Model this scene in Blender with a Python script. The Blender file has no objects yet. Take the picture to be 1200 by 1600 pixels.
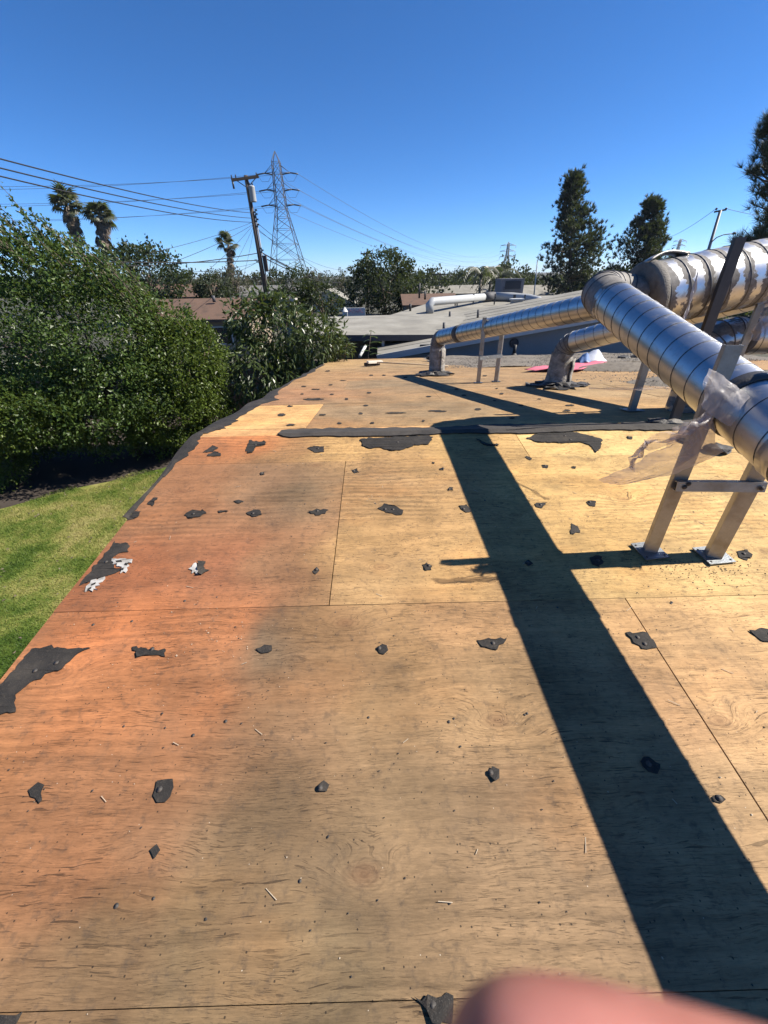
import bpy, bmesh, math, random
import numpy as np
from mathutils import Vector, Matrix, Euler
from mathutils.geometry import tessellate_polygon
import mathutils.noise as mnoise

R = math.radians
rng = np.random.default_rng(7)
random.seed(7)
S = bpy.context.scene
COL = S.collection

# ------------------------------------------------------------------ camera
FPX, PITCH, YAW, ROLL = 618.67, 0.5391, 0.0067, -0.0199
CPOS = Vector((0.0, -2.981, 1.063))
fwd = Vector((math.sin(YAW) * math.cos(PITCH), math.cos(YAW) * math.cos(PITCH), -math.sin(PITCH)))
r0 = Vector((math.cos(YAW), -math.sin(YAW), 0))
u0 = r0.cross(fwd)
RT = r0 * math.cos(ROLL) + u0 * math.sin(ROLL)
UP = u0 * math.cos(ROLL) - r0 * math.sin(ROLL)
cam = bpy.data.cameras.new('camera')
cam.sensor_fit = 'VERTICAL'
cam.sensor_height = 24.0
cam.lens = FPX / 1600 * 24
cam.clip_start = 0.001
cam.clip_end = 6000
cam.dof.use_dof = True
cam.dof.focus_distance = 3.2
cam.dof.aperture_fstop = cam.lens / 1.15
co = bpy.data.objects.new('camera', cam)
COL.objects.link(co)
m = Matrix((RT, UP, -fwd)).transposed().to_4x4()
m.translation = CPOS
co.matrix_world = m
S.camera = co

# ------------------------------------------------------------------ sky, sun, exposure
SUN_EL, SUN_AZ = 43.4, 2.3            # azimuth measured from +X towards +Y
w = bpy.data.worlds.new('World')
S.world = w
w.use_nodes = True
nt = w.node_tree
bg = nt.nodes['Background']
sky = nt.nodes.new('ShaderNodeTexSky')
sky.sky_type = 'NISHITA'
sky.sun_disc = False
sky.sun_elevation = R(SUN_EL)
sky.sun_rotation = R(90 - SUN_AZ)
sky.altitude = 0
sky.air_density = 0.62
sky.dust_density = 0.0
sky.ozone_density = 10.0
hs = nt.nodes.new('ShaderNodeHueSaturation')
hs.inputs['Saturation'].default_value = 1.10
nt.links.new(sky.outputs[0], hs.inputs['Color'])
nt.links.new(hs.outputs[0], bg.inputs[0])
bg.inputs[1].default_value = 0.083
sl = bpy.data.lights.new('sun', 'SUN')
sl.energy = 5.0
sl.angle = R(0.53)
sl.color = (1.0, 0.93, 0.83)
so = bpy.data.objects.new('sun', sl)
COL.objects.link(so)
sd = Vector((math.cos(R(SUN_EL)) * math.cos(R(SUN_AZ)), math.cos(R(SUN_EL)) * math.sin(R(SUN_AZ)), math.sin(R(SUN_EL))))
so.rotation_euler = sd.to_track_quat('Z', 'Y').to_euler()
S.view_settings.view_transform = 'Standard'
S.view_settings.look = 'None'
S.view_settings.exposure = 1.06
S.view_settings.gamma = 1.0
S.view_settings.use_curve_mapping = False
S.render.engine = 'CYCLES'
S.cycles.use_denoising = True
S.cycles.max_bounces = 8
S.cycles.transparent_max_bounces = 24
S.cycles.caustics_reflective = False
S.cycles.caustics_refractive = False

# ------------------------------------------------------------------ places: from a sight line to a point in the world
SLN, SLF, G = 0.1145, 0.1163, -3.0     # slope of the near and the far roof plane, ground level
def ray(x, y):
    return (RT * ((x - 600) / FPX) + UP * ((800 - y) / FPX) + fwd).normalized()
def at(x, y, Y):
    d = ray(x, y); return CPOS + d * ((Y - CPOS.y) / d.y)
def atz(x, y, Z):
    d = ray(x, y); return CPOS + d * ((Z - CPOS.z) / d.z)
def deckz(X, Y):
    return SLN * Y if Y < 0 else -SLF * Y
def on_plane(x, y, n):
    d = ray(x, y); return CPOS + d * (-(CPOS.dot(n)) / d.dot(n))
def NP(x, y): return on_plane(x, y, Vector((0, -SLN, 1)))
def FP(x, y): return on_plane(x, y, Vector((0, SLF, 1)))
def DP(x, y):
    p = NP(x, y)
    return p if p.y < 0 else FP(x, y)
def lin(c):
    return tuple((v / 12.92 if v <= .04045 else ((v + .055) / 1.055) ** 2.4) for v in (k / 255 for k in c))

# ------------------------------------------------------------------ material helper
class NG:
    def __init__(s, name):
        s.m = bpy.data.materials.new(name); s.m.use_nodes = True
        s.t = s.m.node_tree; s.b = s.t.nodes['Principled BSDF']; s.out = s.t.nodes['Material Output']
    def n(s, typ, ins=None, **pr):
        nd = s.t.nodes.new('ShaderNode' + typ)
        for k, v in pr.items(): setattr(nd, k, v)
        for k, v in (ins or {}).items(): s.set(nd.inputs[k], v)
        return nd
    def set(s, inp, v):
        if isinstance(v, bpy.types.NodeSocket): s.t.links.new(v, inp)
        elif isinstance(v, bpy.types.Node): s.t.links.new(v.outputs[0], inp)
        else:
            if inp.type == 'RGBA' and len(v) == 3: v = (*v, 1)
            inp.default_value = v
    def m_(s, op, a, b=None, c=None, clamp=False):
        nd = s.n('Math', operation=op, use_clamp=clamp); s.set(nd.inputs[0], a)
        if b is not None: s.set(nd.inputs[1], b)
        if c is not None: s.set(nd.inputs[2], c)
        return nd.outputs[0]
    def noise(s, vec=None, scale=5, detail=4, rough=.55, dist=0, **k):
        nd = s.n('TexNoise', {'Scale': scale, 'Detail': detail, 'Roughness': rough, 'Distortion': dist}, **k)
        if vec is not None: s.set(nd.inputs['Vector'], vec)
        return nd.outputs['Fac']
    def ramp(s, fac, stops, interp='LINEAR'):
        nd = s.n('ValToRGB', {'Fac': fac}); e = nd.color_ramp.elements; nd.color_ramp.interpolation = interp
        while len(e) > len(stops): e.remove(e[-1])
        while len(e) < len(stops): e.new(1)
        for el, (p, c) in zip(e, stops):
            el.position = p; el.color = (*c, 1) if len(c) == 3 else c
        return nd.outputs[0]
    def step(s, v, a, b):
        return s.n('MapRange', {'Value': v, 'From Min': a, 'From Max': b}, clamp=True).outputs[0]
    def mix(s, f, a, b, bt='MIX'):
        nd = s.n('Mix', data_type='RGBA', blend_type=bt); s.set(nd.inputs[0], f); s.set(nd.inputs[6], a); s.set(nd.inputs[7], b)
        return nd.outputs[2]
    def xyz(s, x, y, z):
        return s.n('CombineXYZ', {0: x, 1: y, 2: z}).outputs[0]
    def bump(s, h, st=.3, d=.01, n=None):
        nd = s.n('Bump', {'Height': h, 'Strength': st, 'Distance': d})
        if n is not None: s.set(nd.inputs['Normal'], n)
        return nd.outputs[0]
    def p(s, **k):
        for a, v in k.items(): s.set(s.b.inputs[a.replace('_', ' ')], v)
    def pos(s): return s.n('NewGeometry').outputs['Position']
    def obj(s): return s.n('TexCoord').outputs['Object']
    def sep(s, v): return s.n('SeparateXYZ', {0: v}).outputs
    def rnd(s): return s.n('ObjectInfo').outputs['Random']
    def isl(s): return s.n('NewGeometry').outputs['Random Per Island']

M = {}
def simple(name, col, rough=.7, var=.25, scale=6, bump=.15, metal=0, spec=.5, dirt=None):
    g = NG(name); n = g.noise(g.obj(), scale, 6); n2 = g.noise(g.obj(), scale * 7, 4)
    k = g.m_('MULTIPLY_ADD', g.m_('ADD', g.m_('MULTIPLY', n, .65), g.m_('MULTIPLY', n2, .35)), var * 2, 1 - var)
    c = g.mix(1.0, col, g.xyz(k, k, k), 'MULTIPLY')
    if dirt: c = g.mix(g.step(g.noise(g.obj(), scale * .6, 5), .5, .72), c, dirt)
    g.p(Base_Color=c, Roughness=rough, Metallic=metal, Specular_IOR_Level=spec)
    if bump: g.p(Normal=g.bump(n2, bump, .01))
    M[name] = g.m; return g.m

def leaf_mat(name, a, b, rough=.38, trans=.25, spec=.5):
    g = NG(name)
    isl = g.isl()
    big = g.noise(g.pos(), 1.2, 3)
    f = g.m_('ADD', g.m_('MULTIPLY', isl, .7), g.m_('MULTIPLY_ADD', big, .9, -.3), clamp=True)
    c = g.ramp(f, [(0, a), (.55, tuple((x + y) / 2 for x, y in zip(a, b))), (1, b)])
    g.p(Base_Color=c, Roughness=rough, Specular_IOR_Level=spec)
    tr = g.n('BsdfTranslucent', {'Color': g.mix(.5, c, (.35, .45, .06))})
    mx = g.n('MixShader', {0: trans, 1: g.b.outputs[0], 2: tr.outputs[0]})
    g.t.links.new(mx.outputs[0], g.out.inputs[0])
    M[name] = g.m; return g.m

# --- weathered plywood
def plywood():
    g = NG('plywood')
    P = g.pos(); x, y, z = g.sep(P)
    rn = g.rnd()
    off = g.m_('MULTIPLY', rn, 53.0)
    tint = g.n('Attribute', attribute_name='tint').outputs['Color']
    yy = g.m_('ADD', y, off)
    # knots
    kv = g.xyz(g.m_('MULTIPLY', x, 1.05), g.m_('MULTIPLY', yy, 1.9), off)
    vor = g.n('TexVoronoi', {'Vector': kv, 'Scale': 1.2, 'Randomness': 1.0}, feature='F1', voronoi_dimensions='2D')
    kd = vor.outputs['Distance']
    ksel = g.step(g.sep(vor.outputs['Color'])[0], .35, .4)
    kn = g.m_('MULTIPLY', g.m_('POWER', g.m_('SUBTRACT', 1.0, g.step(kd, 0, .30)), 2.0), ksel)
    warp = g.noise(g.xyz(g.m_('MULTIPLY', x, .55), g.m_('MULTIPLY', yy, 1.5), off), 1.6, 3, .5)
    F = g.m_('ADD', g.m_('ADD', yy, g.m_('MULTIPLY', warp, .17)), g.m_('MULTIPLY', kn, .10))
    F = g.m_('ADD', F, g.m_('MULTIPLY', g.noise(g.xyz(g.m_('MULTIPLY', x, 2.6), g.m_('MULTIPLY', yy, 6.0), off), 1.0, 3, .55), .055))
    bands = g.noise(g.xyz(g.m_('MULTIPLY', x, .5), g.m_('MULTIPLY', F, 15.0), off), 1.0, 3, .6)
    fine = g.noise(g.xyz(g.m_('MULTIPLY', x, 3.5), g.m_('MULTIPLY', F, 95.0), off), 1.0, 4, .65)
    fib = g.noise(g.xyz(g.m_('MULTIPLY', x, 30.0), g.m_('MULTIPLY', yy, 260.0), off), 1.0, 3, .7)
    cath = g.m_('SINE', g.m_('MULTIPLY', F, 150.0))
    cmask = g.step(g.noise(g.xyz(g.m_('MULTIPLY', x, .8), g.m_('MULTIPLY', yy, 1.6), g.m_('ADD', off, 9.0)), 1.0, 2), .46, .66)
    cath = g.m_('MULTIPLY', cath, cmask)
    v = g.m_('ADD', .50, g.m_('MULTIPLY', g.m_('SUBTRACT', bands, .5), .55))
    v = g.m_('ADD', v, g.m_('MULTIPLY', g.m_('SUBTRACT', fine, .5), .50))
    v = g.m_('ADD', v, g.m_('MULTIPLY', g.m_('SUBTRACT', fib, .5), .62))
    v = g.m_('ADD', v, g.m_('MULTIPLY', cath, .11))
    blot = g.noise(P, 3.1, 6, .62)
    blot2 = g.noise(P, 11.0, 5, .6)
    v = g.m_('ADD', v, g.m_('MULTIPLY', g.m_('SUBTRACT', blot, .5), .95))
    v = g.m_('ADD', v, g.m_('MULTIPLY', g.m_('SUBTRACT', blot2, .5), .35))
    vv = g.m_('MAXIMUM', g.m_('MULTIPLY_ADD', v, 1.35, .36), .12)
    c = g.mix(1.0, tint, g.xyz(vv, vv, vv), 'MULTIPLY')
    # warm / red patches where the face veneer still shows
    hue = g.noise(g.xyz(g.m_('MULTIPLY', x, 1.2), g.m_('MULTIPLY', y, 2.4), 3.3), 1.3, 5, .6)
    c = g.mix(g.m_('MULTIPLY', g.step(hue, .52, .70), .8), c, g.mix(1.0, c, (1.10, .99, .88), 'MULTIPLY'))
    # grey weathering and tar dust
    gr = g.noise(g.xyz(g.m_('MULTIPLY', x, 1.1), g.m_('MULTIPLY', y, 1.5), 7.7), 1.7, 7, .68, .4)
    c = g.mix(g.m_('MULTIPLY', g.step(gr, .53, .74), .42), c, tuple(k * .5 for k in lin((118, 102, 86))))
    # brushed scuffs of tar
    sc = g.noise(g.xyz(g.m_('MULTIPLY', x, 9.0), g.m_('MULTIPLY', y, 34.0), 1.0), 1.0, 4, .7, 1.2)
    scm = g.step(g.noise(P, 1.9, 4, .6), .50, .66)
    c = g.mix(g.m_('MULTIPLY', g.m_('MULTIPLY', g.step(sc, .56, .72), scm), .6), c, (.026, .021, .016))
    # dark checks along the grain
    ck = g.noise(g.xyz(g.m_('MULTIPLY', x, 11.0), g.m_('MULTIPLY', F, 175.0), off), 1.0, 2, .5)
    ckm = g.step(g.noise(g.xyz(g.m_('MULTIPLY', x, 1.7), g.m_('MULTIPLY', yy, 3.2), 2.0), 1.3, 4, .6), .40, .60)
    chk = g.m_('MULTIPLY', g.step(ck, .635, .665), ckm)
    c = g.mix(g.m_('MULTIPLY', chk, .68), c, (.022, .013, .008))
    dk = g.noise(g.xyz(g.m_('MULTIPLY', x, 30.0), g.m_('MULTIPLY', F, 470.0), off), 1.0, 2, .5)
    dkm = g.step(g.noise(g.xyz(g.m_('MULTIPLY', x, 2.6), g.m_('MULTIPLY', yy, 5.0), 5.0), 1.3, 4, .65), .42, .62)
    dsh = g.m_('MULTIPLY', g.step(dk, .595, .635), dkm)
    c = g.mix(g.m_('MULTIPLY', dsh, .58), c, (.030, .020, .013))
    mot = g.noise(P, 34.0, 5, .7)
    c = g.mix(g.m_('MULTIPLY', g.step(mot, .53, .70), .48), c, (.055, .042, .032))
    c = g.mix(g.m_('MULTIPLY', g.step(mot, .42, .26), .22), c, g.mix(1.0, c, (1.7, 1.65, 1.55), 'MULTIPLY'))
    # specks
    sp = g.n('TexVoronoi', {'Vector': P, 'Scale': 64.0}, feature='F1')
    spk = g.m_('MULTIPLY', g.m_('LESS_THAN', sp.outputs['Distance'], .15), g.m_('GREATER_THAN', g.sep(sp.outputs['Color'])[1], .74))
    c = g.mix(g.m_('MULTIPLY', spk, .8), c, (.014, .011, .009))
    spl = g.m_('MULTIPLY', g.m_('LESS_THAN', sp.outputs['Distance'], .09), g.m_('LESS_THAN', g.sep(sp.outputs['Color'])[1], .06))
    c = g.mix(g.m_('MULTIPLY', spl, .8), c, (.46, .39, .30))
    # knots: rings and a darker, redder heart
    rw = g.m_('ADD', kd, g.m_('MULTIPLY', g.noise(P, 14, 3), .05))
    rg = g.m_('MULTIPLY', g.m_('MULTIPLY', g.step(g.m_('SINE', g.m_('MULTIPLY', rw, 210.0)), .1, .9), ksel), g.m_('SUBTRACT', 1.0, g.step(kd, .05, .17)))
    c = g.mix(g.m_('MULTIPLY', rg, .22), c, (.050, .028, .016))
    core = g.m_('MULTIPLY', g.m_('SUBTRACT', 1.0, g.step(kd, .02, .075)), ksel)
    c = g.mix(g.m_('MULTIPLY', core, .32), c, (.12, .05, .025))
    g.p(Base_Color=c, Roughness=.82, Specular_IOR_Level=.25)
    h = g.m_('ADD', g.m_('MULTIPLY', fine, .8), g.m_('MULTIPLY', fib, .6))
    h = g.m_('SUBTRACT', h, g.m_('ADD', g.m_('MULTIPLY', chk, 1.1), g.m_('MULTIPLY', dsh, .6)))
    h = g.m_('ADD', h, g.m_('MULTIPLY', cath, .25))
    h = g.m_('ADD', h, g.m_('MULTIPLY', blot2, .5))
    g.p(Normal=g.bump(h, .5, .004))
    M['plywood'] = g.m
plywood()

# --- torn roofing felt
def felt():
    g = NG('felt'); P = g.pos()
    a = g.noise(P, 9, 6, .6); b = g.noise(P, 420, 2); c2 = g.noise(P, 60, 5, .7)
    c = g.ramp(a, [(.3, (.011, .0102, .0093)), (.52, (.021, .0187, .0165)), (.72, (.042, .036, .029))])
    c = g.mix(g.m_('MULTIPLY', g.step(c2, .55, .72), .5), c, (.07, .054, .04))
    c = g.mix(g.m_('MULTIPLY', g.step(b, .60, .68), .5), c, (.10, .09, .078))
    g.p(Base_Color=c, Roughness=.85, Specular_IOR_Level=.35, Normal=g.bump(g.m_('ADD', g.m_('MULTIPLY', b, .5), c2), .6, .004))
    M['felt'] = g.m
felt()
simple('felt_dusty', (.042, .036, .030), .9, .5, 7, .5, dirt=(.018, .016, .014))
# --- spiral duct
def duct_mat(name, blotch, pitch, dark=1.0, painted=0.0):
    g = NG(name); O = g.obj(); x, y, z = g.sep(O)
    th = g.m_('DIVIDE', g.m_('ARCTAN2', y, x), 2 * math.pi)
    ph = g.m_('FRACT', g.m_('SUBTRACT', g.m_('DIVIDE', z, pitch), th))
    n1 = g.noise(O, 4.5, 5, .6); n2 = g.noise(g.xyz(g.m_('MULTIPLY', x, 9), g.m_('MULTIPLY', y, 9), g.m_('MULTIPLY', z, 160)), 1, 3)
    n3 = g.noise(O, 22, 6, .65)
    base = g.ramp(n1, [(.25, (.47 * dark, .475 * dark, .48 * dark)), (.7, (.62 * dark, .625 * dark, .63 * dark))])
    stain = g.step(n3, .56, .75)
    base = g.mix(g.m_('MULTIPLY', stain, .3 if not blotch else .6), base, (.20, .175, .15))
    ro = g.m_('ADD', .30, g.m_('ADD', g.m_('MULTIPLY', n1, .14), g.m_('MULTIPLY', stain, .2)))
    met = 1.0
    if blotch or painted:
        d = g.m_('ABSOLUTE', g.m_('SUBTRACT', ph, .5)); d = g.m_('SUBTRACT', .5, d)       # 0 on the seam, .5 between seams
        bn = g.noise(O, 9, 6, .62, .5)
        k = g.m_('ADD', g.m_('MULTIPLY', g.m_('SUBTRACT', bn, .5), 1.3), g.m_('SUBTRACT', .20, d))
        k = g.m_('ADD', k, g.m_('SUBTRACT', painted, g.m_('MULTIPLY', g.m_('LESS_THAN', painted, .01), 0.0)))
        mk = g.step(k, -.02, .02)
        pc = g.ramp(g.noise(O, 34, 6, .65), [(.3, (.11, .10, .088)), (.52, (.18, .165, .145)), (.75, (.26, .245, .225))])
        base = g.mix(mk, base, pc)
        ro = g.m_('ADD', g.m_('MULTIPLY', ro, g.m_('SUBTRACT', 1.0, mk)), g.m_('MULTIPLY', mk, .72))
        met = g.m_('SUBTRACT', 1.0, mk)
    g.p(Base_Color=base, Roughness=ro, Metallic=met)
    h = g.m_('ADD', g.m_('MULTIPLY', n2, .12), g.m_('MULTIPLY', g.noise(O, 7, 3), .7))
    h = g.m_('ADD', h, g.m_('MULTIPLY', g.m_('SINE', g.m_('MULTIPLY', ph, 6 * math.pi)), .05))
    g.p(Normal=g.bump(h, .16, .006))
    M[name] = g.m
duct_mat('duct', False, .125, .95)
duct_mat('duct_main', True, .14, 1.15, .06)
duct_mat('duct_mastic', True, .125, .8, .55)
duct_mat('duct_half', True, .125, .8, .12)
simple('seam', (.10, .10, .105), .5, .4, 20, 0, metal=.8)
simple('mastic', (.155, .142, .122), .8, .55, 14, .5, dirt=(.085, .075, .066))
simple('mastic_dark', (.07, .065, .06), .8, .5, 14, .4, dirt=(.16, .15, .13))
def wrapmat():
    g = NG('wrap'); O = g.obj(); n = g.noise(O, 10, 6, .65, .6); n2 = g.noise(O, 40, 5, .6)
    c = g.ramp(n, [(.3, (.10, .088, .075)), (.45, (.21, .195, .17)), (.62, (.36, .34, .305)), (.8, (.48, .465, .43))])
    c = g.mix(g.m_('MULTIPLY', g.step(n2, .58, .7), .5), c, (.18, .15, .12))
    g.p(Base_Color=c, Roughness=.8, Normal=g.bump(g.m_('ADD', n, g.m_('MULTIPLY', n2, .5)), .8, .03))
    M['wrap'] = g.m
wrapmat()
simple('galv', (.33, .32, .295), .45, .3, 18, .15, metal=.85, dirt=(.24, .215, .18))
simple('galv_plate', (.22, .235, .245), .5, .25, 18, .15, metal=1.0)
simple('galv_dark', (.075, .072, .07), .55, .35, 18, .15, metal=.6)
simple('nail', (.055, .050, .045), .7, .5, 60, 0, metal=.3, dirt=(.10, .07, .05))
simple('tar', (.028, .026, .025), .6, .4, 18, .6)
simple('shade_soil', (.040, .030, .022), .95, .4, 2, .5)  # dark earth tone, also painting the shade below the hedge
def groundmat():
    g = NG('ground'); P = g.pos(); n = g.noise(P, .05, 7, .6); n2 = g.noise(P, 1.5, 5)
    c = g.ramp(n, [(.35, (.025, .032, .014)), (.5, (.05, .05, .03)), (.65, (.085, .078, .06))])
    c = g.mix(g.m_('MULTIPLY', n2, .5), c, (.07, .06, .045))
    g.p(Base_Color=c, Roughness=.95); M['ground'] = g.m
groundmat()
def lawnmat(name):
    g = NG(name); P = g.pos(); n = g.noise(P, 1.1, 5, .6); n2 = g.noise(P, 9, 4); i = g.isl()
    f = g.m_('ADD', g.m_('MULTIPLY_ADD', n, 1.15, -.2), g.m_('ADD', g.m_('MULTIPLY', n2, .2), g.m_('MULTIPLY', i, .18)))
    c = g.ramp(f, [(.36, (.050, .092, .012)), (.49, (.115, .165, .028)), (.62, (.235, .24, .066)), (.76, (.34, .30, .12))])
    g.p(Base_Color=c, Roughness=.6, Specular_IOR_Level=.3)
    tr = g.n('BsdfTranslucent', {'Color': c}); mx = g.n('MixShader', {0: .25, 1: g.b.outputs[0], 2: tr.outputs[0]})
    g.t.links.new(mx.outputs[0], g.out.inputs[0]); M[name] = g.m
lawnmat('lawn')
leaf_mat('leaf_hedge', (.014, .032, .007), (.090, .142, .032), .40, .25, .35)
leaf_mat('leaf_hedge_light', (.020, .040, .007), (.125, .172, .028), .40, .25, .35)
leaf_mat('leaf_long', (.016, .033, .010), (.088, .115, .040), .36, .18, .4)
leaf_mat('leaf_dark', (.010, .020, .007), (.032, .050, .016), .5, .15, .3)
leaf_mat('leaf_far', (.018, .028, .014), (.045, .056, .026), .6, .12, .3)
leaf_mat('leaf_dry', (.036, .034, .022), (.066, .060, .038), .7, .15)
leaf_mat('needle', (.009, .018, .010), (.028, .042, .021), .5, .12)
leaf_mat('needle_blue', (.016, .026, .018), (.040, .054, .036), .5, .12)
leaf_mat('palm_green', (.034, .042, .022), (.080, .085, .045), .5, .2)
leaf_mat('palm_dead', (.085, .064, .046), (.19, .148, .11), .8, .15)
simple('bark', (.10, .075, .055), .9, .4, 8, .6)
simple('bark_pale', (.20, .17, .14), .9, .4, 8, .5)
simple('pole_wood', (.060, .045, .035), .85, .35, 6, .4)
simple('steel_grey', (.20, .205, .21), .6, .2, 3, 0, metal=.3)
simple('steel_dark', (.075, .075, .08), .6, .2, 3, 0, metal=.3)
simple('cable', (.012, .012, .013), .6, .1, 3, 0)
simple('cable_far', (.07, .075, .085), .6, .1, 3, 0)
simple('porcelain', (.03, .028, .03), .3, .1, 3, 0)
simple('can_grey', (.36, .37, .37), .5, .15, 4, 0)
def caproof():
    g = NG('cap_roof'); P = g.pos(); x, y, z = g.sep(P)
    n = g.noise(P, .9, 6, .6); n2 = g.noise(P, 8, 5, .65); st = g.noise(g.xyz(g.m_('MULTIPLY', x, .35), g.m_('MULTIPLY', y, 3), z), 1, 5, .6)
    c = g.ramp(n, [(.3, (.165, .156, .132)), (.5, (.215, .204, .172)), (.7, (.27, .257, .22))])
    c = g.mix(g.m_('MULTIPLY', g.step(st, .55, .72), .35), c, (.13, .12, .10))
    c = g.mix(g.m_('MULTIPLY', g.step(n2, .55, .75), .3), c, (.14, .13, .11))
    g.p(Base_Color=c, Roughness=.9, Normal=g.bump(n2, .2, .02)); M['cap_roof'] = g.m
caproof()
simple('roof_lap', (.125, .115, .095), .9, .3, 3, .2)
simple('stucco_grey', (.25, .26, .265), .9, .15, 3, .3)
simple('stucco_pale', (.36, .335, .29), .9, .15, 3, .3)
simple('stucco_beige', (.26, .205, .15), .9, .2, 3, .3)
simple('white_trim', (.48, .48, .46), .6, .1, 4, .1)
simple('trim_dark', (.06, .06, .065), .7, .2, 4, .1)
simple('shingle_brown', (.115, .068, .045), .9, .35, 2.5, .4, dirt=(.07, .046, .032))
simple('shingle_grey', (.13, .127, .123), .9, .3, 2.5, .4)
simple('gravel_roof', (.155, .135, .108), .95, .5, 14, .8, dirt=(.085, .07, .055))
simple('stone', (.19, .17, .145), .9, .6, 1.2, .2)
simple('crumb', (.035, .032, .03), .9, .5, 30, .2)
simple('chip', (.40, .33, .24), .8, .4, 30, 0)
simple('fence_wood', (.20, .13, .085), .85, .4, 5, .4)
simple('cooler_grey', (.13, .13, .145), .7, .15, 5, .1)
simple('cooler_dark', (.016, .017, .024), .5, .2, 5, .1)
simple('pink_tarp', (.52, .12, .16), .6, .2, 6, .3)
simple('white_bag', (.42, .435, .48), .5, .2, 6, .3)
simple('blue_bag', (.12, .18, .33), .5, .2, 6, .3)
simple('broom_wood', (.50, .38, .24), .7, .3, 14, .1)
simple('broom_pale', (.66, .60, .50), .7, .2, 14, .1)
simple('bristle', (.03, .03, .03), .8, .3, 14, .3)
simple('rubber_black', (.02, .02, .02), .6, .3, 10, .2)
simple('window_dark', (.02, .023, .028), .15, .1, 3, 0)
simple('graffiti', (.55, .20, .22), .8, .2, 3, 0)
simple('attic_dark', (.010, .009, .008), 1.0, .2, 5, 0)  # near-black, stands in for the darkness under the deck
simple('edge_wood', (.22, .12, .075), .85, .4, 14, .4)
def white_print():
    g = NG('white_membrane'); O = g.pos()
    c = g.ramp(g.noise(O, 30, 4), [(.35, (.24, .225, .20)), (.6, (.42, .41, .385))])
    g.p(Base_Color=c, Roughness=.6); M['white_membrane'] = g.m
white_print()
def filmmat():
    g = NG('plastic_film'); O = g.pos()
    n = g.noise(O, 26, 5, .6, 1.0)
    g.p(Base_Color=(.74, .69, .66), Roughness=.22, Specular_IOR_Level=.8, Normal=g.bump(n, .6, .012))
    tr = g.n('BsdfTransparent', {'Color': (.95, .91, .88)}); tl = g.n('BsdfTranslucent', {'Color': (.68, .60, .56)})
    a = g.n('MixShader', {0: .4, 1: g.b.outputs[0], 2: tl.outputs[0]})
    f = g.n('LayerWeight', {'Blend': .35}).outputs['Facing']
    fac = g.m_('MULTIPLY_ADD', f, .50, .32, clamp=True)
    mx = g.n('MixShader', {0: fac, 1: tr.outputs[0], 2: a.outputs[0]})
    g.t.links.new(mx.outputs[0], g.out.inputs[0]); M['plastic_film'] = g.m
filmmat()
def skinmat():
    g = NG('skin'); O = g.pos(); n = g.noise(O, 260, 4)
    c = g.ramp(n, [(.3, (.34, .125, .10)), (.7, (.44, .18, .145))])
    g.p(Base_Color=c, Roughness=.5, Subsurface_Weight=.25, Subsurface_Scale=.004); g.b.inputs['Subsurface Radius'].default_value = (1, .35, .2)
    M['skin'] = g.m
skinmat()

# ------------------------------------------------------------------ objects
def tag(o, label=None, cat=None, group=None, kind=None):
    if label: o['label'] = label
    if cat: o['category'] = cat
    if group: o['group'] = group
    if kind: o['kind'] = kind
    return o
def empty(name, loc=(0, 0, 0), label=None, cat=None, group=None):
    o = bpy.data.objects.new(name, None); o.empty_display_size = .2; COL.objects.link(o); o.location = loc
    return tag(o, label, cat, group)
def link(name, me, parent=None, mat=None):
    if mat is not None and not me.materials: me.materials.append(M[mat] if isinstance(mat, str) else mat)
    o = bpy.data.objects.new(name, me); COL.objects.link(o)
    if parent is not None:
        o.parent = parent
        pm = Matrix.Translation(parent.location) if parent.type == 'EMPTY' else WM.get(parent.name, Matrix.Identity(4))
        o.matrix_parent_inverse = pm.inverted()
    return o
WM = {}
def again(o, parent, mw=None):
    c = o.copy(); COL.objects.link(c); c.parent = parent
    return c

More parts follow.
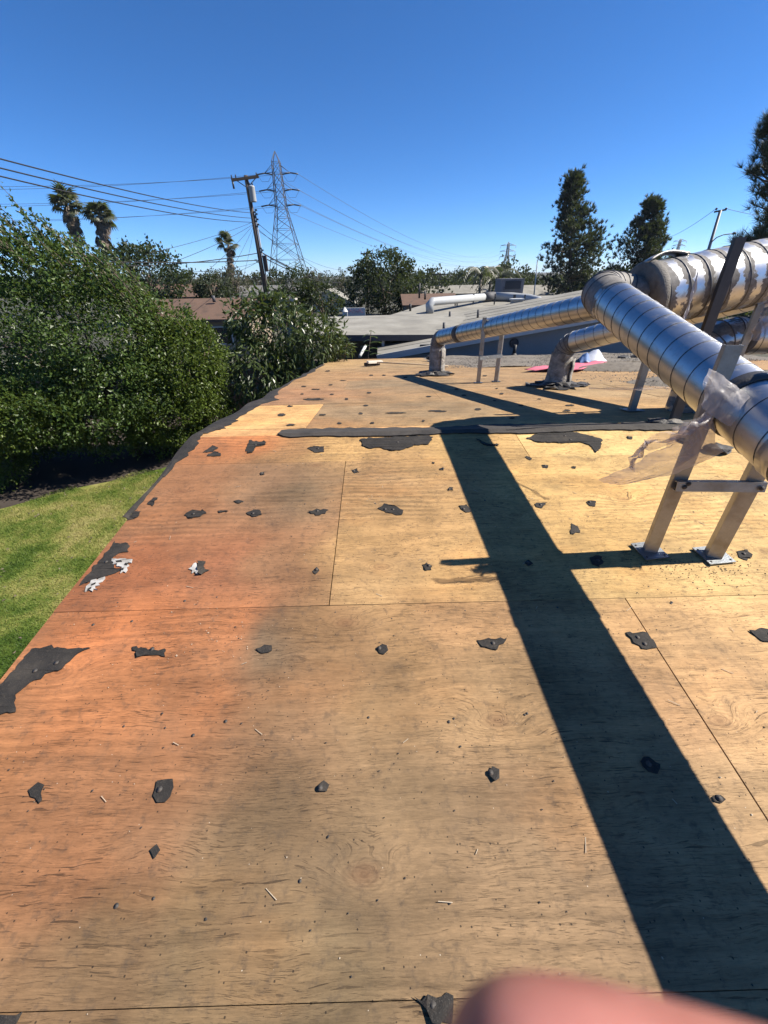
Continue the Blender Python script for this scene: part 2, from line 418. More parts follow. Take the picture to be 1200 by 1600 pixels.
class MB:
    def __init__(s): s.v = []; s.f = []; s.sm = []
    def add(s, vs, fs, smooth=False):
        k = len(s.v); s.v += [tuple(p) for p in vs]; s.f += [tuple(i + k for i in f) for f in fs]; s.sm += [smooth] * len(fs); return s
    def box(s, c, d, rot=None):
        x, y, z = (k / 2 for k in d); c = Vector(c)
        vs = [Vector((a * x, b * y, e * z)) for a in (-1, 1) for b in (-1, 1) for e in (-1, 1)]
        if rot is not None: vs = [rot @ p for p in vs]
        return s.add([p + c for p in vs], [(0, 1, 3, 2), (4, 6, 7, 5), (0, 4, 5, 1), (2, 3, 7, 6), (0, 2, 6, 4), (1, 5, 7, 3)])
    def bar(s, a, b, wd, ht, up=(0, 0, 1)):
        a, b = Vector(a), Vector(b); z = (b - a).normalized(); u = Vector(up)
        x = u.cross(z)
        if x.length < 1e-4: x = Vector((1, 0, 0)).cross(z)
        x.normalize(); y = z.cross(x)
        vs = [p + x * i * wd / 2 + y * j * ht / 2 for p in (a, b) for i, j in ((-1, -1), (1, -1), (1, 1), (-1, 1))]
        return s.add(vs, [(3, 2, 1, 0), (4, 5, 6, 7), (0, 1, 5, 4), (1, 2, 6, 5), (2, 3, 7, 6), (3, 0, 4, 7)])
    def tube(s, pts, rad, n=8, cap=True, smooth=True):
        pts = [Vector(p) for p in pts]; L = len(pts)
        rs = rad if isinstance(rad, (list, tuple)) else [rad] * L
        vs = []; px = None
        for i, p in enumerate(pts):
            t = (pts[min(i + 1, L - 1)] - pts[max(i - 1, 0)]).normalized()
            if px is None:
                px = t.orthogonal().normalized()
            px = (px - t * px.dot(t))
            if px.length < 1e-6: px = t.orthogonal()
            px.normalize(); py = t.cross(px)
            for k in range(n):
                a = 2 * math.pi * k / n; vs.append(p + (px * math.cos(a) + py * math.sin(a)) * rs[i])
        fs = [(i * n + k, i * n + (k + 1) % n, (i + 1) * n + (k + 1) % n, (i + 1) * n + k) for i in range(L - 1) for k in range(n)]
        s.add(vs, fs, smooth)
        if cap:
            k0 = len(s.v) - len(vs)
            s.f += [tuple(k0 + k for k in reversed(range(n))), tuple(k0 + (L - 1) * n + k for k in range(n))]; s.sm += [False, False]
        return s
    def lathe(s, prof, n=24, M_=None, smooth=True):
        vs = []
        for r, z in prof:
            for k in range(n):
                a = 2 * math.pi * k / n; p = Vector((r * math.cos(a), r * math.sin(a), z)); vs.append(M_ @ p if M_ else p)
        L = len(prof)
        return s.add(vs, [(i * n + k, i * n + (k + 1) % n, (i + 1) * n + (k + 1) % n, (i + 1) * n + k) for i in range(L - 1) for k in range(n)], smooth)
    def poly(s, pts, h, up=Vector((0, 0, 1)), lift=0.0):
        pts = [Vector(p) for p in pts]; n = len(pts)
        nr = sum(((pts[i] - pts[0]).cross(pts[(i + 1) % n] - pts[0]) for i in range(1, n - 1)), Vector())
        if nr.dot(up) < 0: pts.reverse()
        tri = tessellate_polygon([pts])
        top = [p + up * h for p in pts]
        k = len(s.v); s.v += [tuple(p) for p in top] + [tuple(p) for p in pts]
        for t in tri:
            a, b, c = t
            nn = (top[b] - top[a]).cross(top[c] - top[a])
            if nn.dot(up) < 0: a, c = c, a
            s.f.append((k + a, k + b, k + c)); s.sm.append(False)
        for i in range(n):
            j = (i + 1) % n; s.f.append((k + i, k + n + i, k + n + j, k + j)); s.sm.append(False)
        return s
    def mesh(s, name, mat=None):
        me = bpy.data.meshes.new(name); me.from_pydata(s.v, [], s.f); me.update()
        me.polygons.foreach_set('use_smooth', s.sm)
        if mat: me.materials.append(M[mat])
        return me
    def build(s, name, mat, parent=None):
        return link(name, s.mesh(name, mat), parent)

def npmesh(name, V, F, mat, smooth=False):
    """V (n,3), F (m,k) equal sized faces"""
    V = np.asarray(V, np.float32); F = np.asarray(F, np.int32); k = F.shape[1]
    me = bpy.data.meshes.new(name)
    me.vertices.add(len(V)); me.vertices.foreach_set('co', V.ravel())
    me.loops.add(F.size); me.loops.foreach_set('vertex_index', F.ravel())
    me.polygons.add(len(F)); me.polygons.foreach_set('loop_start', np.arange(0, F.size, k, dtype=np.int32))
    me.update(calc_edges=True)
    me.polygons.foreach_set('use_smooth', np.full(len(F), bool(smooth)))
    me.materials.append(M[mat]); return me
def unit(a):
    return a / np.maximum(np.linalg.norm(a, axis=1, keepdims=True), 1e-9)
def leaf_arrays(P, D, L, W, fold=.25):
    """folded pointed leaves: base, two sides, tip"""
    n = len(P); D = unit(D); r = unit(rng.normal(size=(n, 3))); X = unit(np.cross(D, r)); Z = np.cross(X, D)
    L = np.broadcast_to(np.asarray(L, float), (n,))[:, None]; W = np.broadcast_to(np.asarray(W, float), (n,))[:, None]
    V = np.empty((n, 4, 3)); V[:, 0] = P
    V[:, 1] = P + D * L * .45 + X * W * .5 + Z * W * fold; V[:, 3] = P + D * L * .45 - X * W * .5 + Z * W * fold
    V[:, 2] = P + D * L - Z * L * .12
    b = np.arange(n)[:, None] * 4
    F = np.concatenate([b + [0, 1, 2], b + [0, 2, 3]], axis=1).reshape(-1, 3)
    return V.reshape(-1, 3), F
def blob_points(blobs, n, per=14, shell=.22, csig=.10, pockets=True):
    """points gathered in small clumps near the skins of ellipsoids; returns points and outward directions"""
    blobs = [(np.array(c, float), np.array(r, float)) for c, r in blobs]
    wgt = np.array([(r[0] * r[1] + r[1] * r[2] + r[0] * r[2]) for _, r in blobs]); wgt /= wgt.sum()
    nc = max(1, n // per); ids = rng.choice(len(blobs), nc, p=wgt)
    C = np.array([b[0] for b in blobs])[ids]; Rr = np.array([b[1] for b in blobs])[ids]
    d = unit(rng.normal(size=(nc, 3))); f = 1 - np.abs(rng.normal(size=(nc, 1))) * shell + rng.normal(size=(nc, 1)) * .05
    cc = C + d * Rr * f
    keep = np.ones(nc, bool)
    for c, r in blobs: keep &= (((cc - c) / r) ** 2).sum(1) > .30
    fq = 2.6 / np.mean([r.mean() for _, r in blobs])
    if pockets: keep &= np.array([mnoise.noise(Vector(q * fq)) + .5 * mnoise.noise(Vector(q * fq * 2.3)) for q in cc]) > -.16
    cc, d, Rr = cc[keep], d[keep], Rr[keep]
    P = np.repeat(cc, per, 0) + rng.normal(size=(len(cc) * per, 3)) * np.repeat(Rr.mean(1), per)[:, None] * csig
    return P, np.repeat(unit(d / Rr), per, 0)
def crown(name, blobs, n, L, W, mat, parent, per=14, shell=.22, csig=.10, droop=.2, extra=None, kind=None):
    P, D = blob_points(blobs, n, per, shell, csig)
    D = D * .7 + rng.normal(size=D.shape) * .7 + [0, 0, -droop]
    ln = L * rng.uniform(.5, 1.4, len(P))
    if extra is not None:
        P = np.concatenate([P, extra[0]]); D = np.concatenate([D, extra[1]]); ln = np.concatenate([ln, L * rng.uniform(.7, 1.2, len(extra[0]))])
    V, F = leaf_arrays(P, D, ln, ln * W / L)
    o = link(name, npmesh(name, V, F, mat), parent)
    if kind: o['kind'] = kind
    return o
def limbs(mb, base, blobs, r0, n=7, seed=1):
    rr = random.Random(seed); base = Vector(base)
    top = sum((Vector(c) for c, _ in blobs), Vector()) / len(blobs)
    mid = base.lerp(top, .45) + Vector((rr.uniform(-.2, .2), rr.uniform(-.2, .2), 0))
    mb.tube([base - Vector((0, 0, .1)), base.lerp(mid, .5) + Vector((.05, 0, 0)), mid, top], [r0 * 1.25, r0, r0 * .8, r0 * .3], 8)
    for i in range(n):
        c, r = blobs[i % len(blobs)]
        e = Vector(c) + Vector((rr.uniform(-.7, .7) * r[0], rr.uniform(-.7, .7) * r[1], rr.uniform(-.3, .7) * r[2]))
        s0 = base.lerp(mid, rr.uniform(.6, 1.0)) if rr.random() < .5 else mid.lerp(top, rr.uniform(0, .5))
        k = s0.lerp(e, .5) + Vector((0, 0, .1 * (e - s0).length))
        mb.tube([s0, k, e], [r0 * .5, r0 * .3, r0 * .08], 6)
    return mb

# ================================================================== GROUND AND LAWN
def sheet(name, pts, mat):
    me = bpy.data.meshes.new(name); me.from_pydata([tuple(p) for p in pts], [], [tuple(range(len(pts)))]); me.materials.append(M[mat])
    o = bpy.data.objects.new(name, me); COL.objects.link(o); return o
tag(sheet('ground', [(4500 * math.cos(a * math.pi / 24), 4500 * math.sin(a * math.pi / 24), G - .06) for a in range(48)], 'ground'), kind='structure')
tag(sheet('lawn', [(-13, -5, G), (-1.7, -5, G), (-1.7, 7.4, G), (-4.5, 8.3, G), (-13, 8.8, G)], 'lawn'), kind='structure')
tag(sheet('hedge_shade_soil', [(-16, 3.0, G + .004), (-9.5, 3.3, G + .004), (-7.9, 4.35, G + .004), (-7.0, 5.2, G + .004), (-6.2, 5.6, G + .004), (-5.3, 6.35, G + .004), (-4.6, 7.1, G + .004), (-1.8, 7.2, G + .004), (-1.8, 12, G + .004), (-16, 12, G + .004)], 'shade_soil'), kind='structure')  # dark earth sheet, front edge drawn along the hedge's shade
def grass():
    n = 190000
    X = rng.uniform(-9.6, -3.6, n); Y = rng.uniform(-1.2, 7.6, n)
    k = (Y < 3.3 + (X + 9.6) * .70 + .25 * np.sin(X * 5)) 
    X, Y = X[k], Y[k]; n = len(X)
    P = np.stack([X, Y, np.full(n, G)], 1); a = rng.uniform(0, 2 * math.pi, n); h = rng.uniform(.025, .06, n)[:, None]; wd = .0045
    side = np.stack([np.cos(a), np.sin(a), np.zeros(n)], 1) * wd
    lean = rng.normal(size=(n, 3)) * .55; lean[:, 2] = 1; lean = unit(lean)
    V = np.stack([P - side, P + side, P + lean * h], 1).reshape(-1, 3)
    tag(link('grass', npmesh('grass', V, np.arange(3 * n).reshape(-1, 3), 'lawn')), kind='stuff')
grass()
def fallen():
    n = 260; X = rng.uniform(-9, -4, n); Y = rng.uniform(-.5, 7, n); k = Y < 3.6 + (X + 9.6) * .72; X, Y = X[k], Y[k]
    P = np.stack([X, Y, np.full(len(X), G + .045)], 1); D = rng.normal(size=P.shape); D[:, 2] *= .15
    V, F = leaf_arrays(P, D, rng.uniform(.03, .07, len(P)), .028, .2)
    tag(link('fallen_leaves', npmesh('fallen_leaves', V, F, 'palm_dead')), kind='stuff')
fallen()

# ================================================================== THE HOUSE WITH THE STRIPPED ROOF
RAKE = -1.461
house = empty('house', (RAKE + .4, 0, G), 'low house whose roof deck is stripped to bare stained plywood with scraps of black felt', 'house')
# colours of the weathered boards by place; right-hand yellows partly painted sun glare
TINT = [(100,1500,140,108,78),(300,1500,138,110,80),(500,1500,135,110,82),(700,1400,150,118,88),(850,1400,155,122,92),(100,1300,165,108,70),(30,1200,178,114,68),(250,1300,150,105,75),
 (400,1300,138,108,80),(600,1300,148,117,87),(800,1250,165,128,96),(150,1130,182,114,68),(300,1120,176,112,70),(450,1120,142,107,80),(600,1100,158,124,90),(750,1080,180,140,100),(830,1100,175,135,95),
 (1050,1100,200,150,105),(1130,1050,215,165,115),(1180,1150,215,165,115),(1000,1000,205,155,105),(1150,1230,190,150,110),(200,980,192,114,64),(350,980,186,114,68),(400,1010,125,104,86),(500,980,162,119,80),
 (650,980,180,135,90),(740,970,190,140,95),(200,900,188,104,62),(350,890,190,108,68),(450,880,184,120,80),(600,860,206,156,100),(700,900,215,165,105),(600,930,200,155,105),(300,780,182,113,72),
 (420,760,170,118,84),(480,770,146,114,86),(600,750,190,145,100),(680,740,206,156,100),(950,850,226,176,106),(1000,780,236,186,116),(850,750,230,180,110),(900,700,240,195,125),(1100,900,230,185,120),
 (950,920,225,180,115),(350,700,205,118,66),(450,705,192,130,80),(520,700,212,162,100),(720,690,200,155,95),(380,690,205,125,70),
 (560,640,172,138,104),(650,600,163,134,105),(500,590,190,143,98),(550,570,200,158,108),(420,620,182,130,94),(750,600,185,145,105),(900,640,205,158,105),(950,610,185,150,110),(800,620,180,140,100),
 (700,640,168,136,102),(620,570,185,150,112),(1100,760,236,190,122)]
TINT = [(a, b, r * .90, g * .955, bl) if (a < 480 and 690 < b < 905) else ((a, b, min(255, r * 1.05), g * 1.03, bl) if (a < 460 and 905 < b < 1180) else (a, b, r, g, bl)) for a, b, r, g, bl in TINT]
tp = np.array([[*DP(a, b)[:2]] for a, b, *_ in TINT]); tc = np.array([lin(c[2:]) for c in TINT])
tc = (tc * .83 + tc.mean(1, keepdims=True) * .17) * [1.0, 1.02, .87]         # a little greyer: decades of sun
def tint(X, Y, box=None):
    jx = np.array([mnoise.noise(Vector((a * 2.1, b * 3.3, 3))) for a, b in zip(X, Y)]); jy = np.array([mnoise.noise(Vector((a * 2.1, b * 3.3, 17))) for a, b in zip(X, Y)])
    X, Y = X + .22 * jx, Y + .16 * jy
    d = (X[:, None] - tp[None, :, 0]) ** 2 + (Y[:, None] - tp[None, :, 1]) ** 2
    wgt = 1 / (d + .006) ** 1.6
    if box is not None:
        wgt = wgt * np.where((tp[:, 0] > box[0]) & (tp[:, 0] < box[1]) & (tp[:, 1] > box[2]) & (tp[:, 1] < box[3]), 3.0, 1.0)[None]
    c = (wgt[:, :, None] * tc[None]).sum(1) / wgt.sum(1)[:, None]
    for sx_, sy_, rx, ry, am in SMEAR:
        nn = .65 + .5 * jx
        c = c * (1 - am * nn[:, None] * np.exp(-((X - sx_) / rx) ** 2 - ((Y - sy_) / ry) ** 2)[:, None] * [1.0, .93, .85])
    return c
SMEAR = [(*NP(x, y)[:2], rx, ry, am) for x, y, rx, ry, am in [(395, 985, .17, .09, .5), (480, 765, .16, .14, .38), (600, 795, .10, .05, .35), (470, 880, .10, .10, .22), (520, 1000, .12, .10, .25), (680, 745, .12, .08, .3), (560, 835, .16, .05, .25), (735, 960, .10, .06, .3),
  (430, 1290, .12, .10, .25), (560, 1370, .06, .10, .3), (620, 1430, .12, .05, .25), (350, 1130, .10, .06, .25), (300, 1490, .16, .05, .22), (900, 760, .10, .06, .25), (890, 830, .05, .04, .4), (1060, 790, .09, .05, .25), (1110, 1000, .12, .05, .25), (1050, 1180, .06, .08, .3), (250, 860, .16, .05, .25), (210, 760, .10, .08, .25), (520, 710, .2, .03, .35), (250, 1180, .12, .06, .2)]]
TK = .63
def board(x0, x1, y0, y1, zoff, fixed=None, step=.06, tilt=0.0):
    nx = max(2, int((x1 - x0) / step)); ny = max(2, int((y1 - y0) / step))
    xs = np.linspace(x0, x1, nx + 1); ys = np.linspace(y0, y1, ny + 1)
    gx, gy = np.meshgrid(xs, ys, indexing='ij')
    X, Y = gx.ravel(), gy.ravel()
    u = (X - x0) / (x1 - x0) * 2 - 1; v = (Y - y0) / (y1 - y0) * 2 - 1
    cup = .0022 * (v ** 2 * rng.uniform(.2, 1) + u ** 4 * rng.uniform(0, 1))
    Z = np.where(Y < 0, SLN * Y, -SLF * Y) + zoff + cup + tilt * u
    n1 = (ny + 1)
    idx = lambda i, j: i * n1 + j
    V = np.stack([X, Y, Z], 1)
    F = [(idx(i, j), idx(i + 1, j), idx(i + 1, j + 1), idx(i, j + 1)) for i in range(nx) for j in range(ny)]
    rim = [idx(i, 0) for i in range(nx)] + [idx(nx, j) for j in range(ny)] + [idx(i, ny) for i in range(nx, 0, -1)] + [idx(0, j) for j in range(ny, 0, -1)]
    k = len(V); low = V[rim] - [0, 0, .016]
    V = np.concatenate([V, low])
    L = len(rim)
    F += [(rim[(i + 1) % L], rim[i], k + i, k + (i + 1) % L) for i in range(L)]
    me = npmesh('plywood_sheet', V, F, 'plywood')
    c = tint(V[:, 0], V[:, 1], (x0, x1, y0, y1)) * TK * rng.uniform(.94, 1.06) if fixed is None else np.tile(np.array(lin(fixed)) * TK, (len(V), 1))
    a = me.color_attributes.new('tint', 'FLOAT_COLOR', 'POINT')
    a.data.foreach_set('color', np.concatenate([c, np.ones((len(c), 1))], 1).astype(np.float32).ravel())
    return link('plywood_sheet', me, house)
XR = 9.4
def row(y0, y1, joints, step, gap=.0022, fixed=None):
    xs = [RAKE] + joints + [XR]
    for i in range(len(xs) - 1):
        if xs[i] > 2.0 and y1 < 0: st = .2
        else: st = step
        board(xs[i] + (gap if i else 0), xs[i + 1] - gap, y0 + gap * .35, y1 - gap * .35, rng.uniform(-.0012, .0012), (fixed or {}).get(i), st, rng.uniform(-.0008, .0008))
for y0, y1, j in [(-.422, -.002, [1.046, 3.484, 5.92]), (-1.682, -.422, [-.243, 2.195, 4.63, 7.07]), (-2.784, -1.682, [1.075, 3.51, 5.95]),
                  (-4.0, -2.784, [1.7, 4.1, 6.5]), (-5.22, -4.0, [1.075, 3.51, 5.95])]:
    row(y0, y1, j, .045 if y1 > -3.9 else .3)
row(.002, .238, [.98, 3.4, 5.8], .1, fixed={0: (222, 172, 115)})
row(.238, 1.457, [-.625, 1.8, 4.24, 6.68], .08, fixed={0: (236, 186, 122)})
jj = [[.722, 3.16, 5.6], [-.5, 1.94, 4.38, 6.82]]
for i in range(7):
    row(1.457 + i * 1.219, 2.676 + i * 1.219, jj[i % 2], .12)
# black sheet painting the darkness below the board gaps; edge board, walls
mb = MB()
mb.add([(RAKE + .05, -5.1, deckz(0, -5.1) - .03), (XR - .05, -5.1, deckz(0, -5.1) - .03), (XR - .05, 0, -.03), (RAKE + .05, 0, -.03), (XR - .05, 9.9, deckz(0, 9.9) - .03), (RAKE + .05, 9.9, deckz(0, 9.9) - .03)], [(0, 1, 2, 3), (3, 2, 4, 5)])
mb.build('attic_dark_sheet', 'attic_dark', house)
for y0, y1 in ((-5.22, -.003), (.003, 9.98)):
    mb = MB(); mb.bar((RAKE + .028, y0, deckz(0, y0) - .105), (RAKE + .028, y1, deckz(0, y1) - .105), .045, .17); mb.build('barge_board', 'edge_wood', house)
for y0, y1 in ((-4.8, -.003), (.003, 9.6)):
    z0, z1 = deckz(0, y0) - .06, deckz(0, y1) - .06; x = RAKE + .5
    mb = MB(); mb.add([(x, y0, G - .05), (x, y1, G - .05), (x, y1, z1), (x, y0, z0), (x + .15, y0, G - .05), (x + .15, y1, G - .05), (x + .15, y1, z1), (x + .15, y0, z0)],
                      [(0, 3, 2, 1), (4, 5, 6, 7), (0, 1, 5, 4), (1, 2, 6, 5), (2, 3, 7, 6), (3, 0, 4, 7)]); mb.build('wall', 'stucco_pale', house)
for y in (-4.8, 9.6):
    mb = MB(); mb.box((4.1, y, (G + deckz(0, y) - .1) / 2), (9.9, .15, deckz(0, y) - .1 - G)); mb.build('wall', 'stucco_pale', house)

# --- scraps of roofing felt, each traced where it lies on the boards
def jag(poly, amp, sub):
    out = []
    n = len(poly)
    for i in range(n):
        a, b = Vector(poly[i]), Vector(poly[(i + 1) % n]); L = (b - a).length
        k = max(1, int(L / sub))
        for t in range(k):
            p = a.lerp(b, t / k)
            if t: p = p + Vector((random.uniform(-amp, amp), random.uniform(-amp, amp), 0))
            out.append(p)
    return out
nail_me = MB().lathe([(0, .0032), (.0042, .003), (.0046, .0015), (.0090, .0010), (.0090, 0)], 10).mesh('roofing_nail', 'nail')
def put_nail(parent, p, s=1.0):
    o = link('roofing_nail', nail_me, parent)
    o.matrix_basis = Matrix.Translation(p) @ Matrix.Rotation(-math.atan(SLN if p.y < 0 else -SLF) * -1, 4, 'X') @ Matrix.Scale(s, 4); return o
def scrap(pts, z=(0, 0, 1), nails=1, h=.0022, mat='felt', label=None, name='felt_scrap', curl=.006):
    zx, zy, sc = z
    w_ = [DP(zx + a / sc, zy + b / sc) for a, b in pts]
    w_ = jag(w_, .0065, .014); curl = curl * random.choice([.5, 1, 1, 1.4])
    mb = MB(); mb.poly([p + Vector((0, 0, .0025 + random.uniform(0, 1) ** 4 * curl)) for p in w_], h)
    o = mb.build(name, mat, house)
    if label: o['label'] = label
    c = sum(w_, Vector()) / len(w_)
    for i in range(nails):
        q = c + Vector((random.uniform(-.015, .015), random.uniform(-.01, .01), 0)) if i == 0 else random.choice(w_).lerp(c, .5)
        q.z = deckz(q.x, q.y) + .0045 + h; put_nail(o, q)
    return o
Z2 = (0, 800, 3); Z8 = (0, 560, 3); Z1 = (240, 420, 3.75); Z4 = (400, 760, 3); Z5 = (760, 760, 2.727); Z7 = (0, 1150, 2.4); Z9 = (400, 1150, 2.4); Z3 = (380, 540, 3); ZA = (840, 360, 3.333); ZB = (600, 560, 4)
scrap([(-60,860),(0,815),(75,740),(150,645),(245,625),(255,640),(425,640),(370,665),(310,715),(275,748),(215,760),(195,785),(145,800),(110,830),(75,860),(68,895),(75,940),(0,953),(-60,960)], Z2, 2, label='largest torn black felt scrap at the left roof edge')
scrap([(370,350),(420,290),(500,190),(540,140),(555,150),(600,150),(605,190),(560,195),(530,215),(525,240),(535,265),(580,270),(540,290),(490,305),(430,325)], Z2, 1, label='black felt scrap beside torn white pieces at the left roof edge')
wl = 'torn white membrane piece with black streaks'
scrap([(527,225),(622,225),(618,242),(600,240),(608,255),(596,262),(600,275),(590,288),(578,282),(565,290),(575,262),(548,258),(552,246),(530,250)], Z2, 0, .0045, 'white_membrane', wl, 'membrane_scrap', .003)
scrap([(405,360),(430,325),(455,318),(450,328),(495,308),(480,330),(462,338),(470,345),(448,352),(460,368),(440,364),(436,378),(420,368),(400,378)], Z2, 0, .0045, 'white_membrane', wl, 'membrane_scrap', .003)
for a in ([(545,236),(572,232),(575,240),(550,243)], [(590,245),(604,246),(596,256),(586,254)], [(570,270),(583,268),(580,278),(569,279)], [(432,345),(452,336),(450,343),(430,352)], [(415,366),(432,358),(430,365),(414,373)]):
    scrap(a, Z2, 0, .0075, 'felt', None, 'felt_flake', .001)
scrap([(885,270),(900,262),(908,250),(920,240),(930,295),(915,282),(900,290),(903,276)], Z2, 0, .004, 'white_membrane', 'small white membrane piece folded over black felt', 'membrane_scrap')
scrap([(925,238),(965,235),(955,275),(985,275),(930,300)], Z2, 0, curl=.02)
for pts, z, nn in [
 ([(620,635),(780,650),(775,680),(690,675),(645,685),(640,655)], Z2, 1), ([(865,735),(905,715),(950,715),(968,728),(930,745),(890,752)], Z8, 1),
 ([(1155,725),(1190,712),(1220,715),(1230,735),(1185,745)], Z8, 1), ([(597,762),(625,720),(660,720),(650,745)], Z8, 0),
 ([(290,1080),(345,1035),(380,1050),(350,1075)], Z1, 0), ([(315,1100),(360,1070),(395,1085),(395,1100)], Z1, 0),
 ([(540,1065),(565,1005),(590,1015),(655,1015),(660,1035),(600,1045),(580,1080),(555,1085)], Z1, 1), ([(900,1055),(940,1040),(1000,1045),(1000,1075),(950,1080)], Z1, 1),
 ([(570,105),(600,82),(650,95),(690,115),(685,135),(650,135),(610,125)], Z4, 2), ([(245,120),(285,110),(340,112),(325,130),(280,138)], Z4, 1),
 ([(950,95),(985,90),(1010,120),(985,125)], Z4, 1), ([(778,370),(800,360),(826,375),(822,395),(795,398)], Z4, 1), ([(265,400),(285,380),(298,395),(280,415)], Z4, 1),
 ([(1035,722),(1175,712),(1160,740),(1140,745),(1130,770),(1100,765),(1060,755)], Z4, 1), ([(592,625),(685,625),(700,650),(725,690),(685,697),(625,670)], Z5, 2),
 ([(1115,615),(1230,603),(1230,670),(1170,660)], Z5, 1), ([(210,75),(260,70),(235,95),(212,90)], Z5, 1), ([(425,68),(465,65),(462,88),(440,85)], Z5, 1), ([(360,160),(390,175),(398,200),(360,205)], Z5, 0),
 ([(1065,280),(1110,272),(1130,300),(1110,318),(1075,305)], Z5, 1), ([(440,305),(480,297),(500,325),(480,347),(450,335)], Z5, 1), ([(160,325),(180,315),(198,330),(180,345)], Z5, 1),
 ([(108,205),(145,175),(168,185),(155,215),(160,240),(150,255),(135,235),(118,230)], Z7, 0), ([(575,225),(590,170),(650,165),(645,210),(620,250),(590,252)], Z7, 1), ([(232,190),(255,168),(275,185),(265,210),(240,210)], Z9, 1),
 ([(870,145),(885,118),(912,128),(912,160),(895,175)], Z9, 1), ([(592,980),(740,975),(740,1010),(735,1080),(660,1080),(640,1030)], Z9, 1), ([(-20,1035),(88,1035),(65,1080),(-20,1090)], Z7, 0),
 ([(565,430),(590,408),(603,430),(580,462)], Z7, 0), ([(0,765),(40,745),(75,750),(75,772),(20,782)], Z4, 0), ([(570,770),(590,742),(612,748),(620,770),(600,790),(580,785)], Z4, 1),
 ([(600,420),(640,400),(690,440),(680,480),(640,470)], (800, 1050, 3), 1), ([(935,590),(975,580),(1000,600),(980,618),(945,610)], (800, 1050, 3), 1),
 ([(463,1075),(495,1078),(490,1090),(470,1088)], ZA, 1), ([(985,668),(1025,672),(1022,690),(990,688)], ZB, 1), ([(1170,680),(1200,682),(1195,692),(1175,690)], ZB, 0), ([(345,692),(370,685),(372,702),(350,702)], ZB, 1),
 ([(300,652),(318,655),(312,662),(302,660)], ZB, 0), ([(880,620),(905,618),(925,632),(912,640),(895,632)], ZB, 0), ([(575,505),(610,520),(650,535),(715,540),(718,550),(660,550),(620,540)], ZB, 0),
 ([(505,585),(535,582),(545,597),(520,602)], Z3, 1), ([(80,600),(100,597),(102,607),(85,609)], Z3, 1), ([(965,668),(985,668),(985,680),(960,682)], Z3, 1), ([(885,548),(897,549),(896,555),(886,555)], Z3, 0),
 ([(690,685),(720,655),(740,655),(715,695)], Z8, 0), ([(1095,672),(1120,665),(1140,672),(1120,682)], Z8, 0), ([(1020,718),(1060,714),(1072,720),(1030,726)], Z8, 0)]:
    scrap(pts, z, nn)
# flecks on the far slope
for a, b, wd, hh in [(750,857,45,15),(805,917,55,12),(800,807,35,8),(990,858,40,8),(1090,908,26,9),(940,767,110,10),(870,735,20,6),(965,708,20,6),(1045,737,26,6),(945,707,40,6),(1020,600,30,6),(880,690,30,6),(1130,765,20,6),(1110,655,40,4)]:
    scrap([(a - wd / 2, b + 1), (a - wd / 4, b - hh / 2), (a + wd / 3, b - hh / 2.4), (a + wd / 2, b), (a + wd / 4, b + hh / 2), (a - wd / 3, b + hh / 2)], Z1, 0)
for a, b, wd, hh in [(330,253,100,8),(485,252,16,7),(590,222,22,7),(575,282,24,7),(550,320,22,7),(605,365,22,7),(715,317,100,6),(925,310,60,6),(845,355,14,9),(1100,300,32,9),(1000,205,20,6),(870,240,26,6),(660,140,18,5),(600,140,20,5),(760,150,18,5),(410,185,20,5)]:
    scrap([(a - wd / 2, b + 1), (a - wd / 4, b - hh / 2), (a + wd / 3, b - hh / 2.4), (a + wd / 2, b), (a + wd / 4, b + hh / 2), (a - wd / 3, b + hh / 2)], Z3, 0)
for a, b, wd, hh in [(320,330,90,9),(590,320,30,10),(500,232,30,6),(690,265,24,6),(970,255,22,6),(735,222,26,8),(705,190,14,5),(855,295,30,10),(1140,330,50,10),(630,110,30,6),(1160,295,60,8),(800,375,40,8)]:
    scrap([(a - wd / 2, b + 1), (a - wd / 4, b - hh / 2), (a + wd / 3, b - hh / 2.4), (a + wd / 2, b), (a + wd / 4, b + hh / 2), (a - wd / 3, b + hh / 2)], ZB, 0)
# felt pieces left below the ridge strip
scrap([(550,440),(700,432),(870,425),(890,432),(870,465),(800,470),(740,492),(690,495),(640,480),(590,485),(560,470)], Z3, 1, .004, label='wide felt remnant left below the ridge strip')
scrap([(0,1062),(200,1054),(240,1065),(335,1090),(325,1140),(305,1160),(270,1120),(215,1105),(140,1110),(0,1105),(-60,1085)], ZA, 2, .004, label='felt remnant with a hooked end below the ridge strip')
def ribbon(name, left, right, label):
    """strip of felt between two matching lines of points"""
    mb = MB(); n = len(left)
    vs = [p for a, b in zip(left, right) for p in (a, a.lerp(b, .5) + Vector((0, 0, .004)), b)]
    fs = [(3 * i + k, 3 * i + k + 1, 3 * i + 4 + k, 3 * i + 3 + k) for i in range(n - 1) for k in (0, 1)]
    mb.add(vs, fs)
    o = mb.build(name, 'felt', house); o['label'] = label
    s = o.modifiers.new('thickness', 'SOLIDIFY'); s.thickness = .005; s.offset = 1
    return o
lf, rt = [], []
for i in range(95):
    x = -.80 + i * .055
    e = 0 if i > 1 else (.06 if i == 0 else .015)
    yl = -.060 + .012 * math.sin(i * .31) + random.uniform(-.008, .008) + e
    yu = .150 + .025 * math.sin(i * .23) + random.uniform(-.022, .022)
    lf.append((x, yl)); rt.append((x, yu))
mb = MB(); vs = []
for (x, a), (_, b) in zip(lf, rt):
    for y in (a, a * .5, 0.0, b * .5, b):
        vs.append((x, y, deckz(x, y) + .006 + (.004 if abs(y) < .01 else 0) + random.uniform(0, .002)))
mb.add(vs, [(5 * i + k, 5 * i + 5 + k, 5 * i + 6 + k, 5 * i + 1 + k) for i in range(94) for k in range(4)])
